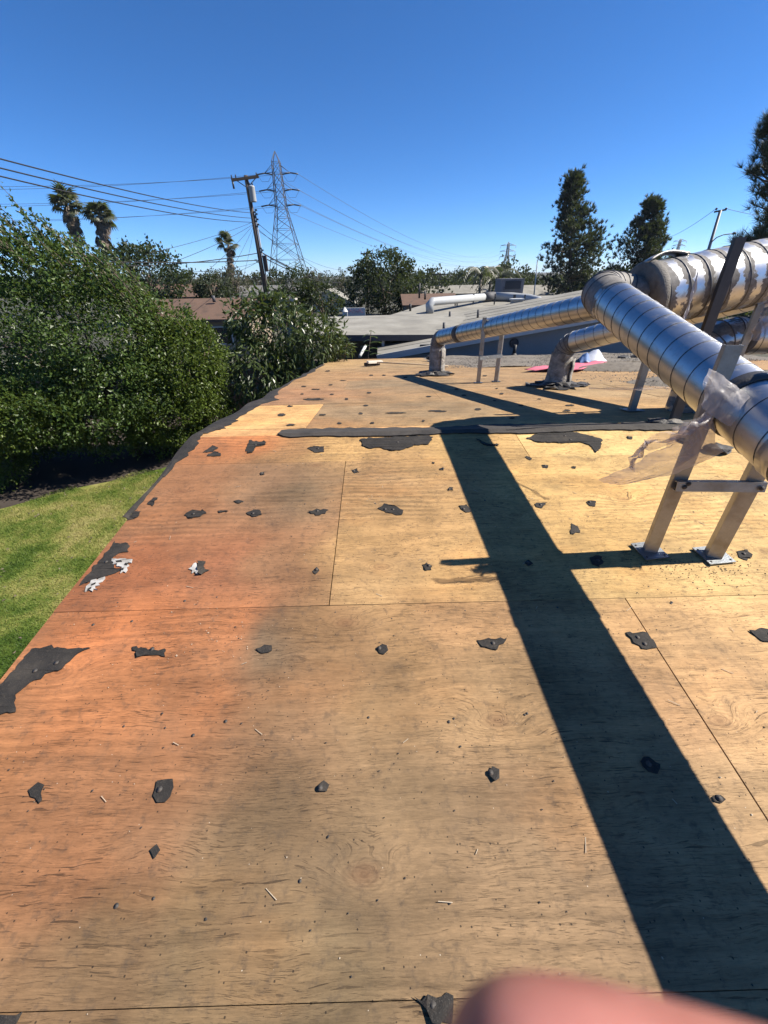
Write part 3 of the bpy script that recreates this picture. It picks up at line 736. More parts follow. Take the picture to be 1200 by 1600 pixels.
o = mb.build('ridge_strip', 'felt_dusty', house); o['label'] = 'long grey felt strip lying over the ridge'
s = o.modifiers.new('thickness', 'SOLIDIFY'); s.thickness = .006; s.offset = 1
# felt left along the rake, ragged on its inner side
inner = [(Z1, p) for p in [(1010,562),(990,572),(950,592),(958,601),(905,618),(900,630),(850,645),(820,657),(790,685),(738,715),(748,737),(722,752),(768,768),(690,785),(640,802),(600,826),(562,850),(537,878),(558,890),(517,913),(490,935),(450,943),(400,950),(350,965),(312,975),(310,1000),(308,1022),(282,1058),(245,1095),(190,1120),(130,1178)]] + \
        [(Z8, p) for p in [(800,545),(775,560),(740,590),(715,620),(690,650),(660,690),(630,720),(604,755)]]
L_, R_ = [], []
for z, (a, b) in inner:
    p = DP(z[0] + a / z[2], z[1] + b / z[2])
    for q in ([p] if not R_ else [R_[-1].lerp(p, .5) + Vector((random.uniform(-.02, .02), random.uniform(-.02, .02), 0)), p]):
        q.z = deckz(q.x, q.y) + .006; q.x = RAKE + (q.x - RAKE) * (.62 if q.y < .9 else .8); R_.append(q)
        e = Vector((RAKE - .012 + .014 * math.sin(q.y * 7), q.y, 0)); e.z = deckz(e.x, e.y) + .006 + .008 * (1 + math.sin(q.y * 5.3)); L_.append(e)
        if R_[-1].x < e.x + .012: R_[-1].x = e.x + .012
o = ribbon('edge_felt', L_, R_, 'ragged felt strip along the left roof edge')
# lone nails in the boards
for i in range(60):
    x = random.uniform(-1.3, 2.2); y = random.choice([-.47, -.39, -1.63, -1.73, -2.2, -1.1, -.9, -2.6]) + random.uniform(-.03, .03)
    put_nail(house, Vector((x, y, deckz(x, y) + .001)), random.uniform(.35, .7))
# crumbs, splinters
def crumbs(name, mat, pts, s0, s1, flat=.5, label=None):
    V, F = [], []
    base = np.array([(1, 0, 0), (-1, 0, 0), (0, 1, 0), (0, -1, 0), (0, 0, 1), (0, 0, -1)], float)
    tf = np.array([(0, 2, 4), (2, 1, 4), (1, 3, 4), (3, 0, 4), (2, 0, 5), (1, 2, 5), (3, 1, 5), (0, 3, 5)])
    n = len(pts); sc = rng.uniform(s0, s1, n) * rng.uniform(.5, 1, n)
    B = base[None] * rng.uniform(.5, 1.2, (n, 6, 1)) * [1, 1, flat]; a = rng.uniform(0, 6.28, n)
    ca, sa = np.cos(a)[:, None], np.sin(a)[:, None]
    X = B[:, :, 0] * ca - B[:, :, 1] * sa; Y = B[:, :, 0] * sa + B[:, :, 1] * ca
    V = np.stack([X, Y, B[:, :, 2]], 2) * sc[:, None, None] + np.asarray(pts)[:, None, :]
    F = (np.arange(n)[:, None, None] * 6 + tf[None]).reshape(-1, 3)
    return tag(link(name, npmesh(name, V.reshape(-1, 3), F, mat)), kind='stuff')
def dpts(n, fx, fy):
    X, Y = fx(n), fy(n); return np.stack([X, Y, np.where(Y < 0, SLN * Y, -SLF * Y) + .003], 1)
a = dpts(420, lambda n: rng.uniform(-1.4, 2.6, n), lambda n: rng.uniform(-2.9, 0, n))
c1, c2 = NP(1115, 880), NP(1040, 875)
b = np.concatenate([dpts(230, lambda n, c=c: c.x + rng.normal(0, .12, n), lambda n, c=c: c.y + rng.normal(-.03, .06, n)) for c in (c1, c2)])
crumbs('tar_crumbs', 'crumb', np.concatenate([a, b]), .0015, .0055)
crumbs('wood_chips', 'chip', np.concatenate([dpts(260, lambda n: rng.uniform(-1.4, 2.4, n), lambda n: rng.uniform(-2.9, 2, n)), dpts(60, lambda n: rng.normal(-.75, .12, n), lambda n: rng.normal(-1.85, .1, n)), dpts(50, lambda n: rng.normal(.0, .1, n), lambda n: rng.normal(-.85, .05, n))]), .0012, .0045)
mb = MB()
for i in range(44):
    x, y, a = random.uniform(-1.4, 1.8), random.uniform(-2.9, -.2), random.uniform(0, 3.14); L = random.uniform(.012, .04)
    p = Vector((x, y, deckz(x, y) + .004)); d = Vector((math.cos(a), math.sin(a), random.uniform(0, .15))) * L
    mb.bar(p, p + d, .0016, .0012)
tag(mb.build('splinters', 'chip'), kind='stuff')

# ================================================================== DUCTS
def duct_body(name, A, B, r, mat, parent, pitch, seam=True, n=40, ring=None):
    """straight spiral duct from A to B; its seam is a helix of its own"""
    A, B = Vector(A), Vector(B); L = (B - A).length
    z = (B - A).normalized(); x = z.orthogonal().normalized(); y = z.cross(x)
    mw = Matrix((x, y, z)).transposed().to_4x4(); mw.translation = A
    k = max(2, int(L / .05)); mb = MB()
    prof = [(r * (1 + .004 * math.sin(i * 1.7) * random.random()), L * i / k) for i in range(k + 1)]
    mb.lathe(prof, n)
    o = link(name, mb.mesh(name, mat), parent); o.matrix_basis = mw
    if seam:
        t = []; st = 30; tot = int(L / pitch * st)
        for i in range(tot + 1):
            a = 2 * math.pi * i / st
            t.append((r * math.cos(a), r * math.sin(a), pitch * i / st))
        sm = MB().tube(t, .0028 if r < .2 else .0045, 5); so_ = link('spiral_seam', sm.mesh('spiral_seam', 'seam'), parent); so_.matrix_basis = mw
    return o
def elbow(name, P, dA, dB, rc, r, mat, parent, gores=5, n=36, rings=True):
    """segmented elbow: comes in along dA, leaves along dB, bend radius rc, corner at P. returns both end points"""
    dA, dB = Vector(dA).normalized(), Vector(dB).normalized()
    ang = dA.angle(dB); t = rc * math.tan(ang / 2); a0 = P - dA * t; b0 = P + dB * t
    nrm = dA.cross(dB).normalized(); cen = a0 + nrm.cross(dA) * rc
    rad0 = a0 - cen; mb = MB(); rg = MB()
    ringsP = []
    for i in range(gores + 1):
        th = ang * i / gores; q = Matrix.Rotation(th, 3, nrm)
        ringsP.append((cen + q @ rad0, (q @ dA).normalized()))
    vs = []
    for c, d in ringsP:
        u = nrm; v = d.cross(u)
        vs += [c + (u * math.cos(2 * math.pi * k / n) + v * math.sin(2 * math.pi * k / n)) * r for k in range(n)]
    for i in range(gores):       # each gore has its own rings, so its edges stay crisp
        mb.add(vs[i * n:(i + 2) * n], [(k, (k + 1) % n, n + (k + 1) % n, n + k) for k in range(n)], True)
    o = link(name, mb.mesh(name, mat), parent)
    if rings:
        for c, d in ringsP:
            u = nrm; v = d.cross(u)
            rg.tube([c + (u * math.cos(2 * math.pi * k / n) + v * math.sin(2 * math.pi * k / n)) * (r + .001) for k in range(n + 1)], .0045, 6, cap=False)
        link('gore_seam', rg.mesh('gore_seam', 'seam'), parent)
    return a0, b0
def collar(name, A, d, r, wd, mat, parent, lip=.006):
    z = Vector(d).normalized(); x = z.orthogonal().normalized(); y = z.cross(x); mw = Matrix((x, y, z)).transposed().to_4x4(); mw.translation = A
    mb = MB().lathe([(r - .004, -wd / 2), (r + lip, -wd / 2), (r + lip * .6, 0), (r + lip, wd / 2), (r - .004, wd / 2)], 40, mw)
    return link(name, mb.mesh(name, mat), parent)

MA = lambda X: Vector((X, .315 + (X - 1.3) * .0685, .78 + (X - 1.3) * .159))
mdir = (MA(4) - MA(1.3)).normalized()
# main duct
main = empty('main_duct', MA(2.0), 'thickest sheet metal duct, grey mastic smeared on its seams, at the right edge', 'air duct')
duct_body('duct_body', MA(2.0), MA(7.4), .222, 'duct_main', main, .14, n=56)
end = MA(2.0)
mwx = mdir.orthogonal().normalized(); mwm = Matrix((mwx, mdir.cross(mwx), mdir)).transposed().to_4x4(); mwm.translation = end
mb = MB().lathe([(.10, -.035), (.215, -.035), (.232, -.025), (.234, .03), (.226, .04)], 56, mwm); mb.build('end_cap', 'mastic', main)
mb = MB().lathe([(.0, -.033), (.10, -.034)], 56, mwm); mb.build('cap_face', 'mastic_dark', main)
mb = MB()
for i in range(9):
    t = i / 8; p0 = MA(1.93 + t * .30) + Vector((0, -.05 + .03 * math.sin(t * 3), .232 + .045 * math.sin(t * math.pi) * (1 - t * .3) + .006))
    mb.v += [tuple(p0), tuple(p0 + Vector((.01, .10, -.012 - .01 * t)))]
mb.f = [(2 * i, 2 * i + 2, 2 * i + 3, 2 * i + 1) for i in range(8)]; mb.sm = [True] * 8
o = mb.build('loose_flap', 'galv', main); s = o.modifiers.new('thickness', 'SOLIDIFY'); s.thickness = .012
# outlet box at its far end, out of the picture
Pm = MA(7.4); elbow('elbow', MA(7.65), mdir, Vector((0, 0, -1)), .25, .222, 'duct_main', main, 6)
duct_body('riser', Vector((7.65 + .02, MA(7.65).y, MA(7.65).z - .26)), Vector((7.67, MA(7.65).y, deckz(7.6, .75))), .222, 'duct_main', main, .14)

# near duct
NA, NB = Vector((1.570, -.2, .838)), Vector((1.436, -2.4, .358))
ndir = (NB - NA).normalized()                       # running down towards the camera side
near = empty('branch_duct', NA, 'long shiny spiral duct in front, sloping down towards the camera from a mastic covered elbow', 'air duct')
corner = NA - ndir * .62
corner.z = min(corner.z, MA(1.6).z + .17)
cend = end - mdir * .03
eA, eB = elbow('elbow', corner, (cend - corner) * -1, ndir, .24, .128, 'duct_mastic', near, 5)
duct_body('elbow_stub', cend, eA, .126, 'duct_mastic', near, .5, seam=False)
NEND = NA + ndir * 4.1
duct_body('mastic_sleeve', eB, eB + ndir * .13, .1285, 'duct_mastic', near, .5, seam=False)
duct_body('duct_body', eB, NEND, .126, 'duct', near, .125)
for t, wd in ((.0, .10),):
    collar('joint_band', eB + ndir * (.16 + t), ndir, .126, .05, 'duct_half', near, .0035)
jt = NA.lerp(NB, (1.72 - .2) / 2.2)
collar('joint_band', jt, ndir, .126, .07, 'duct', near, .005)
collar('joint_seam', jt + ndir * .04, ndir, .1275, .012, 'seam', near, .004)
elbow('lower_elbow', NEND + ndir * .2, ndir, Vector((0, 0, -1)), .2, .126, 'duct_half', near, 4)
# far duct
FA, FB = Vector((1.1, 4.51, .11)), Vector((2.215, 1.5, .756))
fdir = (FB - FA).normalized()
far = empty('slim_duct', Vector((1.02, 4.75, -.55)), 'slim spiral duct rising from a white wrapped riser near the far deck end', 'air duct')
FE = FA + fdir * 4.35
fcor = FA - fdir * .10
e0, e1 = elbow('elbow', fcor, Vector((0, 0, 1)), fdir, .19, .127, 'duct_mastic', far, 5)
duct_body('duct_body', e1, FE, .127, 'duct', far, .125)
collar('joint_band', FA + fdir * .66, fdir, .127, .13, 'mastic_dark', far, .004)
bz = deckz(e0.x, e0.y)
mb = MB(); prof = [(.15, bz - .02), (.142, bz + .05), (.136, bz + .16), (.134, e0.z - .1), (.131, e0.z + .01)]
mb.lathe(prof, 28, Matrix.Translation((e0.x, e0.y, 0))); mb.build('riser', 'wrap', far)
def torn_wrap(parent, cx, cy, z0, z1, r, a0, a1, mat='wrap'):
    mb = MB(); n = 14; mm = 8
    for j in range(mm + 1):
        for i in range(n + 1):
            t = i / n; a = a0 + (a1 - a0) * t; q = r * (1.06 + .10 * abs(t - .5) * math.sin(j * 1.3 + t * 5) + random.uniform(0, .03))
            mb.v.append((cx + q * math.cos(a), cy + q * math.sin(a), z0 + (z1 - z0) * j / mm + .02 * math.sin(t * 9)))
    mb.f = [(j * (n + 1) + i, j * (n + 1) + i + 1, (j + 1) * (n + 1) + i + 1, (j + 1) * (n + 1) + i) for j in range(mm) for i in range(n)]; mb.sm = [True] * len(mb.f)
    o = link('torn_wrap', mb.mesh('torn_wrap', mat), parent); s_ = o.modifiers.new('thickness', 'SOLIDIFY'); s_.thickness = .006; return o
torn_wrap(far, e0.x, e0.y, bz + .03, e0.z - .02, .142, R(-70), R(60), 'wrap')
def tar_collar(parent, cx, cy, r, n=26, mat='tar', amp=.3):
    mb = MB(); k = n
    for q, h in ((r * .9, .07), (r * 1.15, .035), (r * 1.5, .012), (r * 1.75, .002)):
        for i in range(k):
            a = 2 * math.pi * i / k; f = 1 + (random.uniform(-amp, amp) if q > r else 0)
            x, y = cx + q * f * math.cos(a), cy + q * f * math.sin(a)
            mb.v.append((x, y, deckz(x, y) + .004 + h + random.uniform(0, .03) * (q > r)))
    mb.f = [(j * k + i, (j + 1) * k + i, (j + 1) * k + (i + 1) % k, j * k + (i + 1) % k) for j in range(3) for i in range(k)]; mb.sm = [False] * len(mb.f)
    return mb.build('tar_collar', mat, parent)
tar_collar(far, e0.x, e0.y, .17, mat='mastic')
tar_collar(far, e0.x - .05, e0.y - .03, .20, mat='tar', amp=.35)
# middle duct
DA, DB = Vector((2.5, 2.517, .266)), Vector((3.3, .95, .853))
ddir = (DB - DA).normalized()
mid = empty('middle_duct', Vector((2.45, 2.6, -.3)), 'short spiral duct on a thick bandaged riser, behind the front duct', 'air duct')
dcor = DA - ddir * .06
d0, d1 = elbow('elbow', dcor, Vector((.10, -.05, 1)), ddir, .19, .128, 'duct_mastic', mid, 4)
duct_body('duct_body', d1, DB + ddir * .22, .128, 'duct', mid, .125)
dz = deckz(d0.x, d0.y)
mb = MB(); mb.lathe([(.19, dz - .03), (.165, dz + .05), (.15, dz + .16), (.142, d0.z - .1), (.134, d0.z + .02)], 28, Matrix.Translation((d0.x - .01, d0.y, 0))); mb.build('riser', 'wrap', mid)
torn_wrap(mid, d0.x, d0.y, dz + .05, d0.z - .06, .155, R(-60), R(70))
tar_collar(mid, d0.x, d0.y, .20, 30, 'tar', .35)
for i in range(5):
    a = random.uniform(0, 6.28); q = Vector((d0.x + .34 * math.cos(a), d0.y + .3 * math.sin(a), 0)); q.z = deckz(q.x, q.y) + .02
    mb = MB(); mb.poly(jag([q + Vector((.1 * math.cos(t), .06 * math.sin(t), .02 * math.sin(2 * t + a))) for t in (0, 1.2, 2.4, 3.6, 4.8)], .01, .04), .012); mb.build('tar_flake', 'tar', mid)
# low duct behind, right
low = empty('low_duct', Vector((3.02, .66, .56)), 'level spiral duct partly hidden under the largest duct at the right edge', 'air duct')
LA = Vector((3.02, .66, .56)); LB = Vector((7.0, .66, .60))
duct_body('duct_body', LA, LB, .150, 'duct', low, .125)
collar('joint_band', LA + Vector((.1, 0, 0)), (1, 0, 0), .150, .06, 'mastic_dark', low, .004)
elbow('elbow', LA - Vector((.16, 0, 0)), (-1, 0, 0), (0, 0, -1), .16, .150, 'duct_half', low, 4)
duct_body('riser', Vector((LA.x - .16, .66, LA.z - .16)), Vector((LA.x - .16, .66, deckz(0, .66))), .150, 'duct_half', low, .125)

# ------------------------------------------------------------------ duct stands: C-channel legs on plates
def channel(a, b, face, wd, fl, t=.0035):
    """C section from a to b, web facing 'face'"""
    a, b = Vector(a), Vector(b); z = (b - a).normalized(); f = Vector(face); f = (f - z * f.dot(z)).normalized(); sx = z.cross(f)
    mb = MB(); o = f * fl / 2
    for c, w1, w2 in ((o, wd, t), (sx * (wd - t) / 2, t, fl - t), (-sx * (wd - t) / 2, t, fl - t)):
        c = c - (f * t / 2 if c is not o else f * 0)
        p = [a + c, b + c]
        vs = [q + sx * i * w1 / 2 + f * j * w2 / 2 for q in p for i, j in ((-1, -1), (1, -1), (1, 1), (-1, 1))]
        mb.add(vs, [(3, 2, 1, 0), (4, 5, 6, 7), (0, 1, 5, 4), (1, 2, 6, 5), (2, 3, 7, 6), (3, 0, 4, 7)])
    return mb
plate_cache = {}
def foot(parent, P, sx, sy, rz, mat='galv_plate'):
    rot = (Matrix.Rotation(math.atan(SLN if P.y < 0 else -SLF), 3, 'X') @ Matrix.Rotation(rz, 3, 'Z'))
    mb = MB(); mb.box(P + Vector((0, 0, .012)), (sx, sy, .006), rot); o = mb.build('foot_plate', mat, parent)
    for i, j in ((-.38, -.36), (.38, -.36), (-.38, .36), (.38, .36)):
        put_nail(o, P + rot @ Vector((i * sx, j * sy, .0155)), .6)
    return o
def bolt(parent, P, d):
    z = Vector(d).normalized(); x = z.orthogonal(); y = z.cross(x); mw = Matrix((x, y, z)).transposed().to_4x4(); mw.translation = P
    MB().lathe([(0, .005), (.0035, .005), (.0045, .003), (.0075, .002), (.0075, 0)], 8, mw).build('bolt', 'nail', parent)
# stand under the front duct
L1, L2 = NP(1014, 863), NP(1112, 870)
st1 = empty('duct_stand', (L1 + L2) / 2, 'galvanised stand under the front duct, two legs joined by a crossbar', 'duct stand', 'galvanised duct stands')
channel(L1 + Vector((0, 0, .012)), Vector((L1.x, L1.y, .815)), (-.25, -1, 0), .058, .03).build('leg', 'galv', st1)
channel(L2 + Vector((0, 0, .012)), Vector((L2.x + .01, L2.y, .86)), (-.45, -1, 0), .062, .05).build('leg', 'galv', st1)
bz1 = .245
channel(Vector((L1.x - .03, L1.y - .028, bz1 - .012)), Vector((L2.x + .035, L2.y - .034, bz1 + .0)), (0, -1, .15), .045, .03).build('crossbar', 'galv', st1)
bolt(st1, Vector((L1.x, L1.y - .05, bz1 - .01)), (0, -1, 0)); bolt(st1, Vector((L2.x + .01, L2.y - .055, bz1)), (0, -1, 0)); bolt(st1, Vector((L1.x + .012, L1.y - .05, bz1 + .006)), (0, -1, 0))
foot(st1, L1, .125, .12, .12); foot(st1, L2 + Vector((.005, 0, 0)), .135, .12, .1)
MB().lathe([(.128, -.03), (.134, -.03), (.134, .03), (.128, .03)], 40, Matrix.Translation(NA.lerp(NB, 1.19 / 2.2)) @ ndir.to_track_quat('Z', 'Y').to_matrix().to_4x4()).build('strap', 'galv_dark', st1)
# stand under the main duct
G1, G2 = Vector((2.385, .115, deckz(0, .115))), Vector((2.386, .69, deckz(0, .69)))
st2 = empty('duct_stand', (G1 + G2) / 2, 'stand whose dark plank-like leg rises past the top of the largest duct', 'duct stand', 'galvanised duct stands')
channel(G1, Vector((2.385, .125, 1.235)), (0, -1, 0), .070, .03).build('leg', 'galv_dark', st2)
channel(G2, Vector((2.386, .69, 1.15)), (0, -1, 0), .06, .04).build('leg', 'galv', st2)
channel(Vector((2.385, .12, .42)), Vector((2.385, .69, .42)), (1, 0, 0), .05, .03).build('crossbar', 'galv', st2)
foot(st2, G1, .16, .14, 0, 'galv_plate'); foot(st2, G2, .16, .14, 0, 'galv_plate')
# stand under the slim duct
H1, H2 = FP(747, 599), FP(775, 597)
st3 = empty('duct_stand', (H1 + H2) / 2, 'slender bright stand under the slim duct near the far end of the deck', 'duct stand', 'galvanised duct stands')
channel(H1, Vector((H1.x, H1.y, .535)), (-.3, -1, 0), .058, .03).build('leg', 'galv', st3)
channel(H2, Vector((H2.x, H2.y, .45)), (-.6, -1, 0), .058, .045).build('leg', 'galv', st3)
channel(Vector((H1.x - .03, H1.y - .03, .0)), Vector((H2.x + .03, H2.y - .03, .005)), (0, -1, .15), .05, .03).build('crossbar', 'galv', st3)
foot(st3, H1, .12, .11, 0); foot(st3, H2, .12, .11, 0)
# prop behind
Q1 = Vector((2.86, .30, deckz(0, .30)))
st4 = empty('duct_prop', Q1, 'single thin metal prop under the largest duct, wrapped in torn clear plastic', 'duct stand', 'galvanised duct stands')
channel(Q1, Vector((2.86, .30, .83)), (-.3, -1, 0), .045, .03).build('leg', 'galv', st4); foot(st4, Q1, .13, .12, 0)

# ================================================================== THINGS LYING ON THE DECK
# plastic film blown from the leg of the front stand
def film(name, rows, label, thick=None, cat='plastic sheet', amp=.0045, sub=6, mat='plastic_film'):
    """rows: lists of points; skinned into one crumpled sheet"""
    n = len(rows[0]); V = []
    rr = []
    for a, b in zip(rows[:-1], rows[1:]):
        for t in range(sub): rr.append([Vector(p).lerp(Vector(q), t / sub) for p, q in zip(a, b)])
    rr.append([Vector(p) for p in rows[-1]])
    gr = []
    for r_ in rr:
        line = []
        for a, b in zip(r_[:-1], r_[1:]):
            for t in range(sub): line.append(a.lerp(b, t / sub))
        line.append(r_[-1]); gr.append(line)
    m_ = len(gr[0]); ph = random.uniform(0, 6)
    for j, line in enumerate(gr):
        for i, p in enumerate(line):
            V.append(tuple(p + Vector((math.sin(j * .9 + ph) * amp * .5, math.sin(i * 1.9 + j * .55 + ph) * amp + random.uniform(-1, 1) * amp * .2, math.sin(i * .8 - j * 1.3) * amp * .6))))
    F = [(j * m_ + i, j * m_ + i + 1, (j + 1) * m_ + i + 1, (j + 1) * m_ + i) for j in range(len(gr) - 1) for i in range(m_ - 1)]
    mb = MB(); mb.v = V; mb.f = F; mb.sm = [True] * len(F)
    o = mb.build(name, mat)
    return tag(o, label, cat)
fy = -1.44
film('plastic_film', [
  [at(1112, 640, fy), at(1085, 655, fy - .02), at(1052, 668, fy), at(1045, 690, fy + .02)],
  [at(1118, 690, fy), at(1092, 685, fy - .05), at(1060, 690, fy), at(1040, 700, fy + .03)],
  [at(1130, 705, fy), at(1090, 710, fy - .06), at(1045, 715, fy - .02), at(1020, 705, fy + .05)],
  [at(1100, 722, fy), at(1060, 727, fy - .05), at(1020, 728, fy - .03), at(1000, 720, fy + .05)],
  [at(1060, 738, fy), at(1020, 742, fy - .04), at(985, 744, fy - .02), at(962, 738, fy + .04)],
  [at(1000, 752, fy), at(975, 757, fy - .04), at(955, 757, fy - .02), at(935, 750, fy + .03)]],
  'torn clear plastic film blowing left from the front stand')
film('plastic_film', [[at(1105, 650, fy - .02), at(1100, 668, fy - .02)], [at(1060, 672, fy - .05), at(1055, 690, fy)], [at(1010, 688, fy - .02), at(1000, 705, fy)], [at(985, 715, fy), at(990, 735, fy)]],
     'narrow twist of clear plastic above the larger torn film', amp=.02)
film('plastic_strip', [[at(1098, 596, -.9), at(1098, 602, -.9)], [at(1040, 603, -.8), at(1040, 608, -.8)], [at(985, 606, -.7), at(985, 610, -.7)], [at(920, 605, -.6), at(920, 608, -.6)]],
     'long thin pinkish plastic strip stretched level behind the front duct', amp=.006)
film('plastic_wrap', [[at(1108, 575, -1.50), at(1150, 600, -1.5), at(1180, 630, -1.5)], [at(1100, 600, -1.53), at(1142, 625, -1.53), at(1168, 650, -1.52)], [at(1096, 632, -1.53), at(1118, 655, -1.53), at(1150, 668, -1.52)]],
     'crumpled clear plastic wrapped around the front duct beside its stand leg', amp=.006)
film('plastic_bag', [[Vector((2.86, .26, .86)), Vector((2.90, .24, .86))], [Vector((2.84, .24, .76)), Vector((2.95, .22, .76))], [Vector((2.83, .24, .66)), Vector((2.98, .22, .66))], [Vector((2.85, .25, .58)), Vector((2.93, .22, .60))]],
     'pale torn plastic rag hanging on the thin prop', amp=.012)
film('plastic_bag', [[at(1092, 415, .02), at(1088, 435, .02)], [at(1088, 450, .03), at(1076, 470, .03)], [at(1078, 480, .06), at(1066, 500, .06)], [at(1068, 505, .07), at(1064, 520, .07)]],
     'white plastic shred clinging to the dark leg in front of the largest duct', amp=.006, mat='white_bag')
# broom
b0, b1 = FP(582, 572), FP(700, 574)
bd = (b1 - b0).normalized(); up = Vector((0, SLF, 1)).normalized()
broom = empty('push_broom', b0, 'pale wooden push broom lying on the deck near its far edge', 'broom')
mb = MB(); sd_ = bd.cross(up); mb.bar(b0 + sd_ * .2 + up * .10 - bd * .02, b0 - sd_ * .16 + up * .09 + bd * .18, .09, .05); mb.build('head', 'broom_pale', broom)
mb = MB(); mb.bar(b0 + sd_ * .2 + up * .05 - bd * .10, b0 - sd_ * .16 + up * .05 + bd * .10, .07, .07); mb.build('bristles', 'bristle', broom)
MB().tube([b0 + up * .09, b1 + up * .03], .014, 8).build('handle', 'broom_wood', broom)
# heaps of old roof gravel
def heap(name, cx, cy, rx, ry, h, label_unused=None):
    n, k = 34, 10; mb = MB()
    for j in range(k + 1):
        for i in range(n):
            a = 2 * math.pi * i / n; q = j / k
            x, y = cx + rx * q * math.cos(a) * (1 + .12 * math.sin(3 * a + cx)), cy + ry * q * math.sin(a)
            mb.v.append((x, y, deckz(x, y) + .003 + h * max(0, (1 - q * q)) * (1 + random.uniform(-.15, .15)) ))
    mb.f = [(j * n + i, (j + 1) * n + i, (j + 1) * n + (i + 1) % n, j * n + (i + 1) % n) for j in range(k) for i in range(n)]; mb.sm = [True] * len(mb.f)
    return tag(mb.build(name, 'gravel_roof'), kind='stuff')
hp = FP(960, 577); heap('gravel', hp.x + .3, hp.y, 1.1, .55, .13)
heap('gravel', 5.2, 2.6, 1.5, 1.0, .14)
heap('gravel', 4.4, .95, .9, .5, .08)
mb = MB(); gx = np.linspace(1.35, 9.3, 70); gy_ = np.linspace(5.9, 9.9, 34)
for X in gx:
    for Y in gy_:
        e = min(1, max(0, (Y - 6.0 - .9 * math.sin(X * 1.7) * .5 - (.6 if X < 2 else 0)) / .5), max(0, (X - 1.3) / .3))
        mb.v.append((X, Y, deckz(X, Y) - .012 + e * (.028 + .05 * max(0, math.sin(X * 2.1 + Y * 1.3) * math.sin(Y * 2.7 - X))) + random.uniform(0, .012)))
mb.f = [(i * 34 + j, (i + 1) * 34 + j, (i + 1) * 34 + j + 1, i * 34 + j + 1) for i in range(69) for j in range(33)]; mb.sm = [True] * len(mb.f)
tag(mb.build('gravel', 'gravel_roof'), kind='stuff')
def stones():
    X = rng.uniform(1.4, 8.5, 7000); Y = rng.uniform(5.7, 9.8, 7000)
    a = np.stack([X, Y, -SLF * Y + .03], 1)
    q = rng.normal(size=(2600, 2)); b = np.stack([hp.x + .3 + q[:, 0] * .5, hp.y + q[:, 1] * .25, np.zeros(2600)], 1)
    b[:, 2] = -SLF * b[:, 1] + .12 * np.exp(-(q ** 2).sum(1) * .45)
    c = np.stack([rng.normal(5.2, .9, 2500), rng.normal(2.6, .5, 2500), np.zeros(2500)], 1); c[:, 2] = -SLF * c[:, 1] + .05
    crumbs('loose_stones', 'stone', np.concatenate([a, b, c]), .007, .022, .7)
stones()
# tarp and bundle by the gravel heap
def cloth(name, quad, mat, label, amp, n=14, cat='tarp', h=0):
    q = [Vector(p) for p in quad]; mb = MB()
    for j in range(n + 1):
        for i in range(n + 1):
            u, v = i / n, j / n; p = q[0].lerp(q[1], u).lerp(q[3].lerp(q[2], u), v)
            p.z += amp * (math.sin(u * 9 + v * 4) * math.sin(v * 7 - u * 3) + 1) * .5 + random.uniform(0, amp * .4) + h * math.sin(math.pi * u) * math.sin(math.pi * v)
            mb.v.append(tuple(p))
    mb.f = [(j * (n + 1) + i, j * (n + 1) + i + 1, (j + 1) * (n + 1) + i + 1, (j + 1) * (n + 1) + i) for j in range(n) for i in range(n)]; mb.sm = [True] * len(mb.f)
    o = mb.build(name, mat); s_ = o.modifiers.new('thickness', 'SOLIDIFY'); s_.thickness = .004
    return tag(o, label, cat)
def fz(x, y, h=.02): p = FP(x, y); p.z += h; return p
cloth('pink_tarp', [fz(818, 582), fz(905, 582), fz(948, 569), fz(880, 571)], 'pink_tarp', 'crumpled pink plastic sheet lying by the gravel behind the bandaged riser', .05)
cloth('white_bundle', [fz(905, 569), fz(948, 568), fz(940, 562), fz(912, 562)], 'white_bag', 'white plastic bundle heaped on the pink sheet', .04, cat='bundle', h=.22)
cloth('blue_bundle', [fz(905, 570), fz(925, 570), fz(918, 563), fz(903, 563)], 'blue_bag', 'small blue plastic bundle beside the white one', .04, cat='bundle', h=.16)
# debris: broken tar lumps at the foot of the main stand and at the right edge
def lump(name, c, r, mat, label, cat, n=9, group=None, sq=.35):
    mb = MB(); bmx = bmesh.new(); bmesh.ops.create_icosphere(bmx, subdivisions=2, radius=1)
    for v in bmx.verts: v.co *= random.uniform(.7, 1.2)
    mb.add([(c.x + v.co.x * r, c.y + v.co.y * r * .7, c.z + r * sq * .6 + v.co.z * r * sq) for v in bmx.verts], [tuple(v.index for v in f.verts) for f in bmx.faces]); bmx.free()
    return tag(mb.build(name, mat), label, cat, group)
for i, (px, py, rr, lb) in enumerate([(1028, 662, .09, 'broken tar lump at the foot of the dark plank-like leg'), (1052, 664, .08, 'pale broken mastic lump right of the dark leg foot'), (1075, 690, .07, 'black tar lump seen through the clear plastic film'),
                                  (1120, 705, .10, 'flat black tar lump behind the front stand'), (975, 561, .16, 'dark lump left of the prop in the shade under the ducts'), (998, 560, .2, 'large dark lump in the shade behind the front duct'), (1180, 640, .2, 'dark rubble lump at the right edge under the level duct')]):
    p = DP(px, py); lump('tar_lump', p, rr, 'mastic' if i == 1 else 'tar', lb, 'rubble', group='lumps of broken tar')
vp = FP(803, 554); 
t = empty('vent_pipe', vp, 'short black vent pipe standing in the gravel', 'vent pipe')
MB().tube([vp - Vector((0, 0, .02)), vp + Vector((0, 0, .30))], .055, 12).build('pipe', 'rubber_black', t); MB().lathe([(.10, 0), (.07, .03), (.058, .05)], 12, Matrix.Translation(vp)).build('flashing', 'tar', t)
lump('dark_bag', FP(690, 571) + Vector((0, 1.4, -.1)), .22, 'rubber_black', 'dark bag lying under the slim duct beyond its riser', 'bag')

